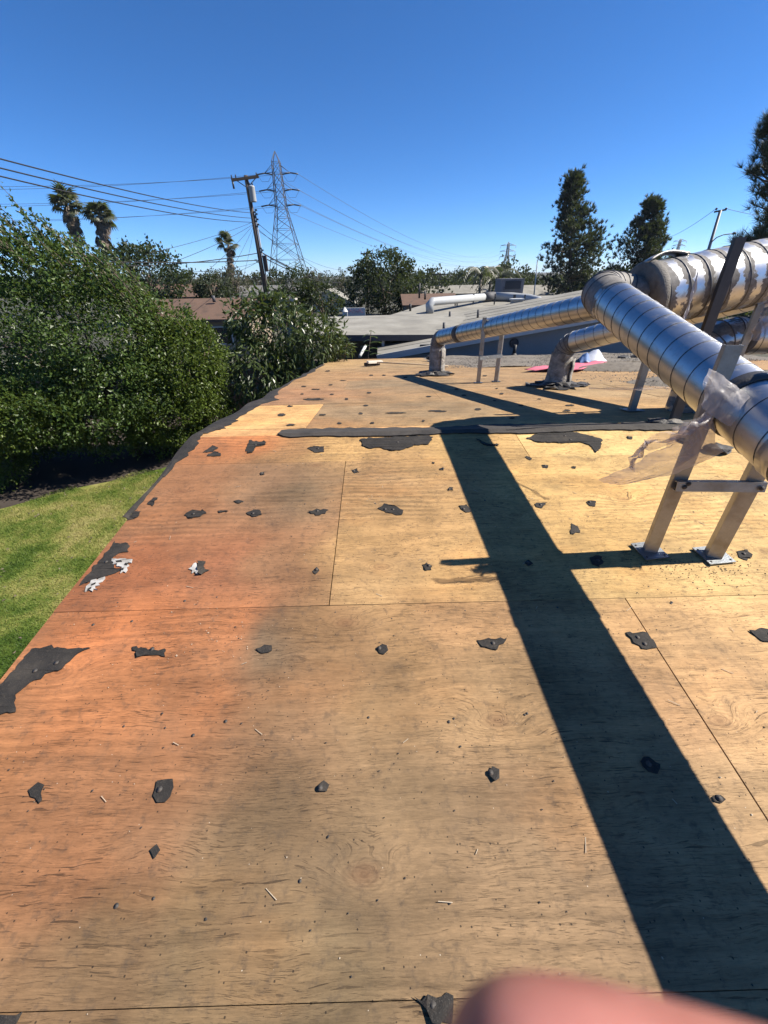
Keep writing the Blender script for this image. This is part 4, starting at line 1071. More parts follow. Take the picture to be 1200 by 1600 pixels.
# ================================================================== ROOFS BEYOND
# wing with its gable wall towards us
wx0, wz0, ws, wy = -.02, -1.27, .149, 11.2
wz = lambda X: wz0 + ws * (X - wx0)
wing = empty('house_wing', (4.5, wy, G), 'grey stucco wing with a pale low roof sloping down to the left', 'house')
xr_ = 11.0
mb = MB(); mb.v = [(wx0 + .35, wy + .3, G), (xr_, wy + .3, G), (xr_, wy + .3, wz(xr_) - .12), (wx0 + .35, wy + .3, wz(wx0 + .35) - .12), (wx0 + .35, wy + .5, G), (xr_, wy + .5, G), (xr_, wy + .5, wz(xr_) - .12), (wx0 + .35, wy + .5, wz(wx0 + .35) - .12)]
mb.f = [(0, 1, 2, 3), (5, 4, 7, 6), (3, 2, 6, 7), (0, 3, 7, 4), (1, 5, 6, 2)]; mb.sm = [False] * 5; mb.build('wall', 'stucco_grey', wing)
mb = MB(); mb.v = [(wx0, wy, wz(wx0)), (xr_, wy, wz(xr_)), (xr_, wy + 8.2, wz(xr_)), (wx0, wy + 8.2, wz(wx0)), (wx0, wy, wz(wx0) - .1), (xr_, wy, wz(xr_) - .1), (xr_, wy + 8.2, wz(xr_) - .1), (wx0, wy + 8.2, wz(wx0) - .1)]
mb.f = [(0, 1, 2, 3), (7, 6, 5, 4), (0, 4, 5, 1), (1, 5, 6, 2), (2, 6, 7, 3), (3, 7, 4, 0)]; mb.sm = [False] * 6; mb.build('roof', 'cap_roof', wing)
mb = MB(); mb.bar((wx0 - .02, wy - .03, wz(wx0) - .07), (xr_, wy - .03, wz(xr_) - .07), .04, .2); mb.build('fascia', 'white_trim', wing)
for i in range(7):
    y = wy + 1.0 + i * 1.0
    mb = MB(); mb.bar((wx0, y, wz(wx0) + .004), (xr_, y, wz(xr_) + .004), .045, .010); mb.build('roll_lap', 'roof_lap', wing)
for x_, y_ in ((2.6, 14.0), (4.4, 16.2), (3.4, 17.6)):
    MB().tube([(x_, y_, wz(x_) - .02), (x_, y_, wz(x_) + .32)], .05, 8).build('roof_pipe', 'trim_dark', wing)
hole = at(803, 536, wy + .3)
MB().lathe([(.0, .0), (.13, .0), (.15, -.02), (.15, .02)], 18, Matrix.Translation(hole + Vector((0, -.02, 0))) @ Matrix.Rotation(R(90), 4, 'X')).build('round_vent', 'trim_dark', wing)
mb = MB(); mb.box(at(690, 545, wy + .3) + Vector((-.3, 0, .0)), (.9, .05, .3)); mb.build('vent_grille', 'trim_dark', wing)
MB().tube([at(562, 557, 10.9), at(571, 541, 11.6)], .05, 8).build('downspout', 'white_trim', wing)
# low pale roof behind it, left
ay0, ay1 = 12.9, 19.0
A0, A1, A2, A3 = at(470, 524, ay0), at(640, 526, ay0), at(825, 486, ay1), at(478, 496, ay1)
A1 = at(760, 523, ay0)
annex = empty('low_building', (A0 + A1) / 2 + Vector((0, 0, -2)), 'low building with nearly flat pale roof and dark open eave beyond the deck', 'building')
mb = MB(); q = [A0, A1, A2, A3]; mb.v = [tuple(p) for p in q] + [tuple(p - Vector((0, 0, .16))) for p in q]
mb.f = [(0, 1, 2, 3), (7, 6, 5, 4), (0, 4, 5, 1), (1, 5, 6, 2), (2, 6, 7, 3), (3, 7, 4, 0)]; mb.sm = [False] * 6; mb.build('roof', 'cap_roof', annex)
for i in range(1, 6):
    t = i / 6; p, q = A0.lerp(A3, t), A1.lerp(A2, t)
    mb = MB(); mb.bar(p + Vector((0, 0, .004)), q + Vector((0, 0, .004)), .05, .012); mb.build('roll_lap', 'roof_lap', annex)
mb = MB(); mb.bar(A0 + Vector((0, -.02, -.09)), A1 + Vector((0, -.02, -.09)), .035, .20); mb.build('fascia', 'trim_dark', annex)
mb = MB(); mb.box(((A0.x + A1.x) / 2, 15.5, (G - .9) / 2), (6, .2, -.9 - G - .3 + .3)); mb.build('wall', 'stucco_beige', annex)
for x in (A0.x + .3, 0.2): MB().bar((x, ay0 + .2, G), (x, ay0 + .2, A0.z - .17), .1, .1).build('post', 'white_trim', annex)
# roof with the far ducts
cy0, cy1 = 19.4, 27
C0, C1, C2, C3 = at(585, 496, cy0), at(900, 482, cy0), at(860, 461, cy1), at(694, 466, cy1)
C0 = at(604, 494, cy0)
fb = empty('far_building', (6, 22, G), 'pale flat roofed building carrying the farthest ducts and the rooftop cooler', 'building')
mb = MB(); q = [C0, C1 + Vector((4, 0, 0)), C2 + Vector((5, 0, 0)), C3]; mb.v = [tuple(p) for p in q] + [tuple(p - Vector((0, 0, 1.8))) for p in q]
mb.f = [(0, 1, 2, 3), (0, 4, 5, 1), (1, 5, 6, 2), (2, 6, 7, 3), (3, 7, 4, 0)]; mb.sm = [False] * 5; mb.build('roof', 'cap_roof', fb)
ct = lambda x, y, h=0: (lambda d: CPOS + d * ((q[0].z - CPOS.z) / d.z))(ray(x, y)) + Vector((0, 0, h))
cn = (q[1] - q[0]).cross(q[3] - q[0]).normalized()
def onC(x, y, h=0):
    d = ray(x, y); return CPOS + d * ((q[0] - CPOS).dot(cn) / d.dot(cn)) + Vector((0, 0, h))
fd = empty('far_duct', onC(672, 488), 'pale curved duct on the far flat roof, bending round in front of the cooler', 'air duct')
p0 = onC(672, 489); y1 = p0.y
ptl = [p0, at(671, 476, y1), at(676, 471, y1 + .1), at(690, 470, y1 + .6), at(758, 464, y1 + 4.2)]
MB().tube(ptl, [.21, .21, .20, .20, .20], 16).build('duct_body', 'can_grey', fd)
MB().tube([at(756, 464, y1 + 4.1), at(772, 463, y1 + 4.6)], .26, 14).build('joint_box', 'trim_dark', fd)
MB().tube([at(770, 463, y1 + 4.6), at(800, 464, y1 + 4.3), at(828, 467, y1 + 3.3), at(841, 470, y1 + 2.4), at(846, 474, y1 + 1.6), at(847, 480, y1 + .9)], [.24, .24, .24, .23, .22, .22], 16).build('duct_body', 'can_grey', fd)
for x in (711, 714, 739, 772, 801, 803, 818): 
    g_ = onC(x, 476 + (2 if x < 720 else 0) if x < 790 else 478); MB().bar(g_, g_ + Vector((0, 0, .55)), .06, .06).build('stand_leg', 'galv_dark', fd)
u = onC(805, 487); t = empty('roof_vent', u, 'small pale square roof vent in front of the curved far duct', 'vent')
MB().box(u + Vector((0, 0, .25)), (.5, .4, .55)).build('vent_box', 'stucco_pale', t); MB().box(u + Vector((0, 0, .56)), (.62, .52, .06)).build('vent_cap', 'white_trim', t)
ac0 = at(798, 461, 24.6)
ac = empty('rooftop_cooler', ac0, 'dark grey boxy rooftop cooler behind the far curved duct', 'cooler')
a_, b_ = at(781, 463, 24.6), at(816, 463, 24.6); wdt = b_.x - a_.x; hgt = at(798, 437, 24.6).z - ac0.z; cx = (a_.x + b_.x) / 2
MB().box((cx, 25.3, ac0.z + hgt / 2), (wdt, 1.4, hgt)).build('casing', 'cooler_grey', ac)
MB().box((cx + .03, 24.58, ac0.z + hgt * .66), (wdt * .68, .04, hgt * .52)).build('pad_panel', 'cooler_dark', ac)
MB().box((cx, 25.3, ac0.z + hgt + .025), (wdt + .06, 1.46, .05)).build('lid', 'cooler_grey', ac)
for i in range(4): MB().box((cx, 24.585, ac0.z + .1 + i * .1), (wdt * .8, .03, .025)).build('slat', 'trim_dark', ac)
MB().box((cx, 25.3, ac0.z - .15), (wdt + .2, 1.6, .3)).build('curb', 'stucco_pale', ac)
for x, y, h_, lb in [(655, 466, .9, 'thin black vent pipe left on the far flat roof'), (664, 468, .5, 'stubby dark vent pipe on the far flat roof'), (641, 486, .35, 'small vent stub at the front of the far flat roof')]:
    g_ = onC(x, y); tag(MB().tube([g_, g_ + Vector((0, 0, h_))], .06, 8).build('vent_pipe', 'rubber_black'), lb, 'vent pipe')

# ------------------------------------------------------------------ houses farther off
def gable(name, cx, cy, wx, wy_, zeave, zr, wallm, roofm, label, axis='x', win=2, parts=True):
    h = empty(name, (cx, cy, G), label, 'house')
    MB().box((cx, cy, (G + zeave) / 2), (wx, wy_, zeave - G)).build('wall', wallm, h)
    ov = .45; mb = MB()
    if axis == 'x':
        a, b = wx / 2 + ov, wy_ / 2 + ov
        P = [(-a, -b, zeave - .1), (a, -b, zeave - .1), (a, 0, zr), (-a, 0, zr), (a, b, zeave - .1), (-a, b, zeave - .1)]
    else:
        a, b = wx / 2 + ov, wy_ / 2 + ov
        P = [(-a, b, zeave - .1), (-a, -b, zeave - .1), (0, -b, zr), (0, b, zr), (a, -b, zeave - .1), (a, b, zeave - .1)]
    P = [(x + cx, y + cy, z) for x, y, z in P]; lowp = [(x, y, z - .15) for x, y, z in P]
    mb.v = P + lowp; mb.f = [(0, 1, 2, 3), (3, 2, 4, 5), (6, 9, 8, 7), (9, 11, 10, 8), (0, 6, 7, 1), (4, 10, 11, 5), (1, 7, 8, 2), (2, 8, 10, 4), (3, 9, 6, 0), (5, 11, 9, 3)]; mb.sm = [False] * 10
    mb.build('roof', roofm, h)
    if axis == 'y':
        mb = MB(); mb.add([(cx - wx / 2, cy - wy_ / 2 - .01, zeave - .1), (cx + wx / 2, cy - wy_ / 2 - .01, zeave - .1), (cx, cy - wy_ / 2 - .01, zr - .1)], [(0, 1, 2)]); mb.build('gable_end', wallm, h)
    for i in range(win):
        x = cx + wx * ((i + .5) / win - .5); f = MB().box((x, cy - wy_ / 2 - .03, zeave - 1.0), (1.3, .06, 1.0)).build('window', 'white_trim', h)
        MB().box((x, cy - wy_ / 2 - .055, zeave - 1.0), (1.15, .03, .86)).build('pane', 'window_dark', f)
    return h
c = at(322, 500, 24); bh = gable('neighbour_house', c.x - .4, 25.5, 6.5, 5.5, -.85, at(322, 466, 25.5).z, 'stucco_beige', 'shingle_brown', 'brown shingled house roof seen over the hedge, left of the utility pole')
v = at(335, 472, 24.6); MB().tube([v, v + Vector((0, 0, .35))], .1, 8).build('roof_vent', 'trim_dark', bh)
c = at(451, 478, 17); t = empty('chimney', Vector((c.x, 17, -1.6)), 'beige stuccoed chimney with a pale cap showing above the long-leaved tree', 'chimney')
hh = at(451, 470, 17).z
MB().box((c.x, 17.2, (hh - 3) / 2 + .0), (.58, .5, hh + 3)).build('stack', 'stucco_beige', t); MB().box((c.x, 17.2, hh + .03), (.68, .6, .12)).build('cap', 'stucco_pale', t)
for x, y, Y, wx_, dz_, wm, rm, lb, ax in [
  (290, 457, 60, 9, 1.0, 'stucco_pale', 'shingle_brown', 'pale low house at the left, just above the brown shingled roof', 'x'),
  (418, 462, 62, 8, 1.3, 'stucco_pale', 'shingle_grey', 'grey roofed house directly behind the foot of the utility pole', 'x'),
  (440, 458, 90, 12, 1.2, 'white_trim', 'shingle_grey', 'white house far off right of the utility pole foot', 'x'),
  (517, 470, 60, 7, 1.5, 'white_trim', 'cap_roof', 'pale gabled house showing between the dark trees', 'y'),
  (668, 466, 46, 5, .45, 'stucco_beige', 'shingle_brown', 'brown roofed low house just beyond the far flat roof', 'x'),
  (706, 454, 85, 14, .9, 'white_trim', 'cap_roof', 'long white low house left of the drooping palms', 'x'),
  (735, 453, 90, 9, .9, 'stucco_pale', 'shingle_grey', 'grey roofed low house in front of the drooping palms', 'x'),
  (650, 455, 110, 10, 1.0, 'stucco_pale', 'shingle_brown', 'small far house right of the big round tree', 'x'),
  (845, 455, 70, 8, .9, 'white_trim', 'cap_roof', 'white carport roof left of the tall pine trunk', 'x')]:
    c = at(x, y, Y); gable('house', c.x, Y, wx_, 7, c.z - .3, c.z + dz_, wm, rm, lb, ax, 3)
c = at(555, 486, 28); t = empty('yard_wall', Vector((c.x, 28, G)), 'pale wall with pink scribbled paint, left of the big round tree', 'wall')
mb = MB(); mb.box((c.x, 28, (c.z + .2 + G) / 2), (1.4, .2, c.z + .2 - G)); mb.build('wall', 'white_trim', t)
for i in range(9):
    x0_ = c.x - .45 + i * .11; mb = MB(); mb.bar((x0_, 27.885, c.z - .08 + .1 * (i % 2)), (x0_ + .10, 27.885, c.z + .1 - .1 * (i % 3)), .02, .03); mb.build('paint_stroke', 'graffiti', t)
c = at(539, 487, 25); t = empty('white_post', Vector((c.x, 25, G)), 'white pointed post left of the pink painted wall', 'post')
MB().box((c.x, 25, (c.z + G) / 2), (.3, .25, c.z - G)).build('shaft', 'white_trim', t); MB().lathe([(.2, c.z), (.03, c.z + .25), (0, c.z + .26)], 4, Matrix.Translation((c.x, 25, 0))).build('point', 'white_trim', t)

# fence at the back of the garden
fence = empty('wooden_fence', (-6, 10.6, G), 'brown board fence in the shade behind the hedge', 'fence')
for i in range(92):
    x = -13 + i * .146; h_ = 1.72 + random.uniform(-.02, .02)
    MB().box((x, 10.6 + random.uniform(-.008, .008), G + h_ / 2), (.138, .02, h_)).build('fence_board', 'fence_wood', fence)
for z in (.35, 1.4): MB().box((-6.3, 10.64, G + z), (13.4, .04, .09)).build('rail', 'fence_wood', fence)

# ================================================================== VEGETATION
def blob(x, y, Y, r): return (tuple(at(x, y, Y)), r if isinstance(r, tuple) else (r, r * .9, r))
# big hedge trees along the lawn
def sprigs(n, fx, fy, Ys, seed):
    """wind-blown leafy shoots leaning up to the left; returns leaf points, directions and the stems"""
    rr = random.Random(seed); P, D = [], []; mb = MB()
    for i in range(n):
        x = rr.uniform(*fx); a = at(x, fy(x) + rr.uniform(-10, 60), rr.uniform(*Ys)); L = rr.uniform(.5, 1.15)
        d = Vector((-.60 + rr.uniform(-.2, .2), rr.uniform(-.2, .2), 1)).normalized()
        pts = [a + d * (L * t) + Vector((-.10 * L * t * t, 0, 0)) for t in (0, .35, .7, 1)]
        mb.tube(pts, [.009, .007, .005, .002], 4)
        for k in range(int(L * 52)):
            t = rr.uniform(.0, 1); p = pts[0].lerp(pts[-1], t)
            P.append(p + Vector((rr.gauss(0, .03), rr.gauss(0, .03), rr.gauss(0, .02)))); D.append((d.x * .6 + rr.gauss(0, .6), rr.gauss(0, .6), d.z * .6 + rr.gauss(0, .4)))
    return np.array(P), np.array(D), mb
def big_tree(name, base, blobs, n, L, W, mat, label, cat='tree', r0=.12, per=14, shell=.22, csig=.10, ex=None, bark='bark', droop=.2, group=None, seed=1):
    t = empty(name, base, label, cat, group)
    limbs(MB(), base, blobs, r0, 8, seed).build('trunk', bark, t)
    e = None
    if ex is not None:
        e = (ex[0], ex[1]); ex[2].build('twigs', bark, t)
    crown('crown', blobs, n, L, W, mat, t, per, shell, csig, droop, e)
    return t
hY = 6.6
ex = sprigs(95, (-60, 235), lambda x: 375 + max(0, x - 60) * .50, (5.7, 7.2), 3)
big_tree('hedge_tree', Vector((-6.6, 7.2, G)), [blob(40, 520, hY, (2.0, 1.5, 1.5)), blob(150, 520, hY, (1.5, 1.4, 1.35)), blob(-60, 560, hY + .2, (1.8, 1.6, 1.9)), blob(60, 610, hY - .3, (1.6, 1.3, 1.15)), blob(190, 610, hY - .2, (1.25, 1.25, 1.1)), blob(80, 440, hY, (1.2, 1.0, .8)), blob(205, 535, hY + .3, (1.0, 1.0, .9)), blob(250, 512, hY + .7, (.75, .8, .65)), blob(40, 665, hY + .2, (1.7, 1.2, .8)), blob(170, 660, hY + .2, (1.5, 1.1, .75)), blob(60, 640, 5.9, (1.3, .9, .8)), blob(160, 650, 6.2, (1.1, .8, .7)), blob(105, 655, 5.4, (.95, .7, .6)), blob(40, 640, 5.2, (.9, .7, .7))],
         135000, .078, .046, 'leaf_hedge', 'large dense dark green hedge tree at the left, wind-blown shoots on top', r0=.11, per=26, shell=.27, csig=.095, ex=ex, seed=2)
ex = sprigs(26, (215, 325), lambda x: 480 + (x - 215) * .5, (6.6, 7.3), 5)
big_tree('hedge_tree', Vector((-4.6, 7.9, G)), [blob(275, 575, 7.0, (1.05, 1.0, .95)), blob(262, 630, 6.8, (1.0, 1.0, .85)), blob(312, 595, 7.3, (.55, .7, .85)), blob(290, 545, 7.2, (.75, .8, .65)), blob(318, 545, 7.4, (.55, .6, .6)), blob(262, 662, 7.3, (1.1, 1.0, .7)), blob(318, 640, 7.8, (.9, .8, .7))],
         58000, .068, .042, 'leaf_hedge_light', 'yellower green hedge tree right of the largest hedge tree', r0=.08, per=24, shell=.24, csig=.10, ex=ex, seed=4)
big_tree('bush', Vector((-8.8, 5.6, G)), [blob(-10, 655, 5.0, (1.0, .8, .75)), blob(30, 635, 5.2, (.55, .5, .45)), blob(-40, 720, 5.3, (1.1, .9, .7))], 27000, .055, .034, 'leaf_hedge_light', 'bright low bush at the left edge in front of the hedge trees', 'bush', .05, 12, .2, .09, seed=6)
# long-leaved tree by the far end of the deck
lb_ = [blob(440, 520, 8.8, (1.0, .9, .85)), blob(495, 530, 9.0, (.85, .8, .6)), blob(400, 580, 8.3, (.9, .8, .9)), blob(450, 590, 8.6, (1.0, .9, .7)), blob(395, 500, 8.8, (.65, .7, .6)), blob(520, 545, 9.3, (.55, .5, .35)), blob(425, 480, 9.2, (.75, .6, .45))]
lt = big_tree('long_leaved_tree', Vector((-3.0, 9.2, G)), lb_, 9500, .19, .055, 'leaf_long', 'tree with long drooping glossy leaves at the left end of the plywood deck', r0=.09, per=7, shell=.25, csig=.12, droop=.7, seed=8)
for o in lt.children:
    if o.name.startswith('crown'): o['kind'] = 'stuff'; o.name = 'leaves'
V, F = leaf_arrays(np.zeros((1, 3)), np.array([[0, 0, 1.]]), .2, .058, .2)
lme = npmesh('leaf', V, F, 'leaf_long')
P, D = blob_points([(c, tuple(q * 1.04 for q in r)) for c, r in lb_], 2400, 6, .06, .10)
near_ = np.argsort(P[:, 1] - .0 * P[:, 2])[:290]
for i in near_:
    d = Vector(D[i]) * .7 + Vector((random.gauss(0, .5), random.gauss(0, .5), -.7)); o = link('leaf', lme, lt)
    o.matrix_basis = Matrix.Translation(P[i]) @ d.to_track_quat('Z', 'Y').to_matrix().to_4x4() @ Matrix.Rotation(random.uniform(0, 6), 4, 'Z') @ Matrix.Scale(random.uniform(.8, 1.15), 4)
# upright shoots of the same tree
P_, D_, mb = [], [], MB()
for x, y in [(450, 455), (485, 470), (520, 495), (480, 500), (536, 530), (400, 455), (425, 450)]:
    a = at(x, y + 45, 9.0); b = at(x + random.uniform(-4, 6), y + 6, 9.0); mb.tube([a, a.lerp(b, .5), b], [.014, .01, .005], 5)
    for k in range(22):
        t = random.uniform(.3, 1); q = a.lerp(b, t); P_.append(q); D_.append((random.gauss(0, .7), random.gauss(0, .7), -.25))
mb.build('shoots', 'bark', lt)
V, F = leaf_arrays(np.array(P_), np.array(D_), rng.uniform(.14, .22, len(P_)), .055, .2)
tag(link('shoot_leaves', npmesh('shoot_leaves', V, F, 'leaf_long'), lt), kind='stuff')
# small plant with pinnate leaves behind the far edge of the deck
pb = at(575, 558, 10.6)
fp = empty('pinnate_plant', Vector((pb.x, pb.y, -1.9)), 'small sapling with feather-like leaves behind the far edge of the deck', 'plant')
MB().tube([Vector((pb.x, pb.y, G)), pb, at(580, 516, 10.6)], [.03, .02, .008], 6).build('stem', 'bark', fp)
for k in range(9):
    a = at(578, 555 - k * 4.6, 10.6); mb = MB(); sg = -1 if k % 2 else 1
    d = Vector((sg * random.uniform(.7, 1), random.uniform(-.5, .5), random.uniform(.1, .45))); L = random.uniform(.28, .42) * (1 - k * .04)
    for q in range(9):
        t = q / 8; p = a + d * (L * t) - Vector((0, 0, .12 * t * t))
        for s_ in (-1, 1):
            e = Vector((-d.y * s_, d.x * s_, .1)).normalized() * .10 + d * .03
            w_ = Vector((0, 0, 1)).cross(e).normalized() * .018; mb.add([p, p + e * .5 + w_, p + e, p + e * .5 - w_], [(0, 1, 2, 3)])
    mb.build('leaf', 'leaf_hedge_light', fp)

# trees beyond; each crown from leaf clumps
for nm, base, Y, bl, n, L, mat, lb in [
  ('round_tree', (235, 430), 45, [(235, 430, 45, (3.4, 3, 2.6)), (205, 425, 45, (2.6, 2.5, 2.4)), (262, 445, 46, (2.2, 2, 1.8)), (220, 405, 45, (2.2, 2, 1.3))], 9000, .34, 'leaf_dark', 'smooth dark green tree just behind the hedge top, right of the fan palms'),
  ('small_tree', (290, 440), 95, [(292, 440, 95, (3.5, 3, 2.0)), (303, 438, 95, (2, 2, 1.6))], 1600, .6, 'leaf_far', 'small dark tree on the skyline left of the lone fan palm'),
  ('round_tree', (335, 450), 48, [(335, 450, 48, (1.9, 1.8, 1.5)), (322, 455, 48, (1.3, 1.2, 1.0))], 3500, .28, 'leaf_far', 'grey green tree behind the brown shingled roof'),
  ('bare_tree', (368, 440), 58, [(368, 440, 58, (1.9, 1.7, 1.5)), (352, 440, 58, (1.4, 1.3, 1.2))], 2800, .25, 'leaf_dry', 'thin brownish tree at the foot of the lone fan palm'),
  ('small_tree', (405, 445), 70, [(403, 445, 70, (2.0, 1.8, 1.7))], 1300, .4, 'leaf_dry', 'small brownish tree left of the utility pole foot'),
  ('small_tree', (433, 443), 72, [(433, 443, 72, (1.7, 1.6, 1.9)), (435, 455, 72, (1.5, 1.5, 1.2))], 1500, .4, 'leaf_far', 'narrow dark tree right of the utility pole foot'),
  ('dense_tree', (465, 455), 38, [(463, 452, 38, (1.35, 1.2, 1.6)), (475, 468, 38, (1.8, 1.5, 1.3)), (452, 470, 38, (1.3, 1.2, 1.1))], 5200, .22, 'leaf_dark', 'dense dark tree in front of the lattice tower legs, left of a pair'),
  ('dense_tree', (505, 470), 38, [(503, 468, 38, (1.7, 1.5, 1.4)), (520, 478, 38, (1.1, 1.1, .9)), (488, 458, 38, (1.0, 1, 1.0))], 4200, .22, 'leaf_dark', 'dense dark tree in front of the lattice tower, right of a pair'),
  ('bare_tree', (489, 437), 80, [(489, 438, 80, (1.9, 1.8, 2.2))], 1300, .4, 'leaf_dry', 'greyish thin tree rising between the dense pair and the tower'),
  ('conifer_tree', (535, 445), 75, [(535, 440, 75, (.9, .9, 1.8)), (535, 455, 75, (1.9, 1.7, 1.6))], 1500, .35, 'leaf_dry', 'small pointed brownish tree left of the big round tree'),
  ('big_round_tree', (600, 450), 50, [(600, 440, 50, (3.2, 2.8, 3.0)), (575, 452, 50, (2.4, 2.2, 2.2)), (628, 445, 50, (2.2, 2.1, 2.4)), (598, 412, 50, (2.3, 2.0, 1.6)), (570, 425, 50, (1.6, 1.5, 1.3)), (628, 420, 50, (1.4, 1.4, 1.3)), (610, 470, 50, (2.8, 2.2, 1.6)), (560, 472, 50, (1.6, 1.5, 1.2))], 17000, .30, 'leaf_dark', 'big dark rounded tree standing alone beyond the pale roof')]:
    b = at(base[0], base[1], Y); blobs = [(tuple(at(x, y, Yb)), r) for x, y, Yb, r in bl]
    big_tree(nm, Vector((b.x, Y, G)), blobs, n, L, L * .6, mat, lb, r0=.2, per=16, shell=.26, csig=.13, seed=int(base[0]))
# line of far trees on the skyline
def treeline():
    Vs, Fs, k = [], [], 0
    for x0_, x1_, Y, y0_, y1_, sz in [(290, 560, 190, 443, 452, 5), (560, 720, 170, 443, 450, 5.0), (590, 720, 95, 447, 456, 3.4), (700, 830, 130, 446, 453, 4.0), (780, 960, 120, 440, 449, 4.6), (800, 1000, 75, 446, 460, 3.2), (1040, 1240, 40, 462, 500, 2.6), (1040, 1260, 90, 430, 460, 5), (-80, 300, 160, 440, 456, 5)]:
        x = x0_
        while x < x1_:
            p = at(x, random.uniform(y0_, y1_), Y + random.uniform(-15, 15)); r = sz * random.uniform(.6, 1.15)
            P, D = blob_points([(tuple(p), (r, r, r * random.uniform(.7, 1.1))), (tuple(p - Vector((0, 0, r * .9))), (r, r, r * .9))], 1500, 14, .3, .10, False)
            L = r * .15
            V, F = leaf_arrays(P, D + rng.normal(size=D.shape), L, L * .7); Vs.append(V); Fs.append(F + k); k += len(V)
            x += random.uniform(.45, 1.1) * sz * 618 / Y * .9
    tag(link('tree_line', npmesh('tree_line', np.concatenate(Vs), np.concatenate(Fs), 'leaf_far')), kind='stuff')
treeline()
# pines: trunk, limbs, tufts of needles
def needle_arrays(P, D, n, L, wd, spread):
    m_ = len(P); Pn = np.repeat(P, n, 0); Dn = unit(np.repeat(D, n, 0) + rng.normal(size=(m_ * n, 3)) * spread)
    sd_ = unit(np.cross(Dn, rng.normal(size=Dn.shape))) * wd; ln = L * rng.uniform(.7, 1.15, (m_ * n, 1))
    V = np.stack([Pn - sd_, Pn + sd_, Pn + Dn * ln], 1).reshape(-1, 3)
    return V, np.arange(len(V)).reshape(-1, 3)
def pine(name, base, top, prof, mat, label, nb, tl, nt_, wd, tuft_r, seed=1, lean=(0, 0), per=9):
    """prof: [(height share, radius left, radius right)]"""
    rr = random.Random(seed); base, top = Vector(base), Vector(top); H = (top - base).length
    t = empty(name, base, label, 'pine tree')
    mid_ = base.lerp(top, .5); mb = MB(); mb.tube([base, base.lerp(top, .35), base.lerp(top, .7), top], [H * .018, H * .014, H * .008, H * .002], 8); mb.build('trunk', 'bark', t)
    mb = MB(); P, D = [], []
    hs = [p[0] for p in prof]
    for i in range(nb):
        h = rr.uniform(hs[0], hs[-1]) ** .95; a = rr.uniform(0, 2 * math.pi); s = base.lerp(top, h)
        side = .5 + .5 * math.cos(a); rad = float(np.interp(h, hs, [p[1] for p in prof])) * (1 - side) + float(np.interp(h, hs, [p[2] for p in prof])) * side
        rad *= rr.uniform(.45, 1.0) * (1.15 if rr.random() < .12 else 1)
        d = Vector((math.cos(a), math.sin(a) * .9, 0)); e = s + d * rad + Vector((0, 0, rad * rr.uniform(.15, .65))); k = s.lerp(e, .5) - Vector((0, 0, rad * .08))
        mb.tube([s, k, e], [H * .005, H * .0035, H * .001], 5)
        for q in range(per):
            u = 1 - abs(rr.gauss(0, .22)); c = (s.lerp(k, u * 2) if u < .5 else k.lerp(e, u * 2 - 1)); off = Vector((rr.gauss(0, 1), rr.gauss(0, 1), rr.gauss(0, .8))) * tuft_r
            P.append(c + off); D.append((e - s).normalized() * .5 + Vector((0, 0, .75)) + off.normalized() * .3)
    for q in range(per * 2): P.append(top + Vector((rr.gauss(0, .15), rr.gauss(0, .15), rr.uniform(-1.2, .2)))); D.append(Vector((rr.gauss(0, .3), rr.gauss(0, .3), 1)))
    mb.build('limbs', 'bark', t)
    V, F = needle_arrays(np.array(P), np.array(D), nt_, tl, wd, .55)
    link('crown', npmesh('crown', V, F, mat), t); return t
b, tp_ = at(888, 470, 58), at(898, 277, 58)
pine('pine_tree', (b.x, 58, G), tp_, [(.08, 1.2, .9), (.18, 4.7, 3.0), (.34, 4.3, 4.0), (.5, 3.0, 3.9), (.62, 2.6, 2.6), (.78, 1.7, 1.3), (.90, 1.1, .9), (1, .3, .3)], 'needle_blue', 'tallest whole pine with an open ragged crown, above the front duct elbow', 150, .52, 17, .045, .36, 3, per=14)
b, tp_ = at(1000, 450, 62), at(1021, 315, 62)
pine('pine_tree', (b.x, 62, G), tp_, [(.1, 2.5, 2), (.3, 5.4, 2.6), (.5, 4.2, 2.4), (.7, 2.6, 1.8), (.88, 1.4, .9), (1, .2, .2)], 'needle', 'shorter leaning pine behind the largest duct end cap', 145, .52, 17, .045, .34, 5, per=14)
b, tp_ = at(1262, 480, 26), at(1222, 150, 26)
pine('long_needle_pine', (b.x, 26, G), tp_, [(.26, 3.2, 2.2), (.32, 4.3, 3), (.38, 4.0, 3), (.44, 1.8, 2.5), (.52, 2.2, 2.5), (.62, 2.8, 2.5), (.70, 2.7, 2.0), (.78, 2.4, 1.6), (.86, 1.5, 1.0), (.93, .5, .3)], 'needle', 'long-needled pine cut off by the right edge of the photo', 210, .62, 30, .011, .16, 8, per=7)
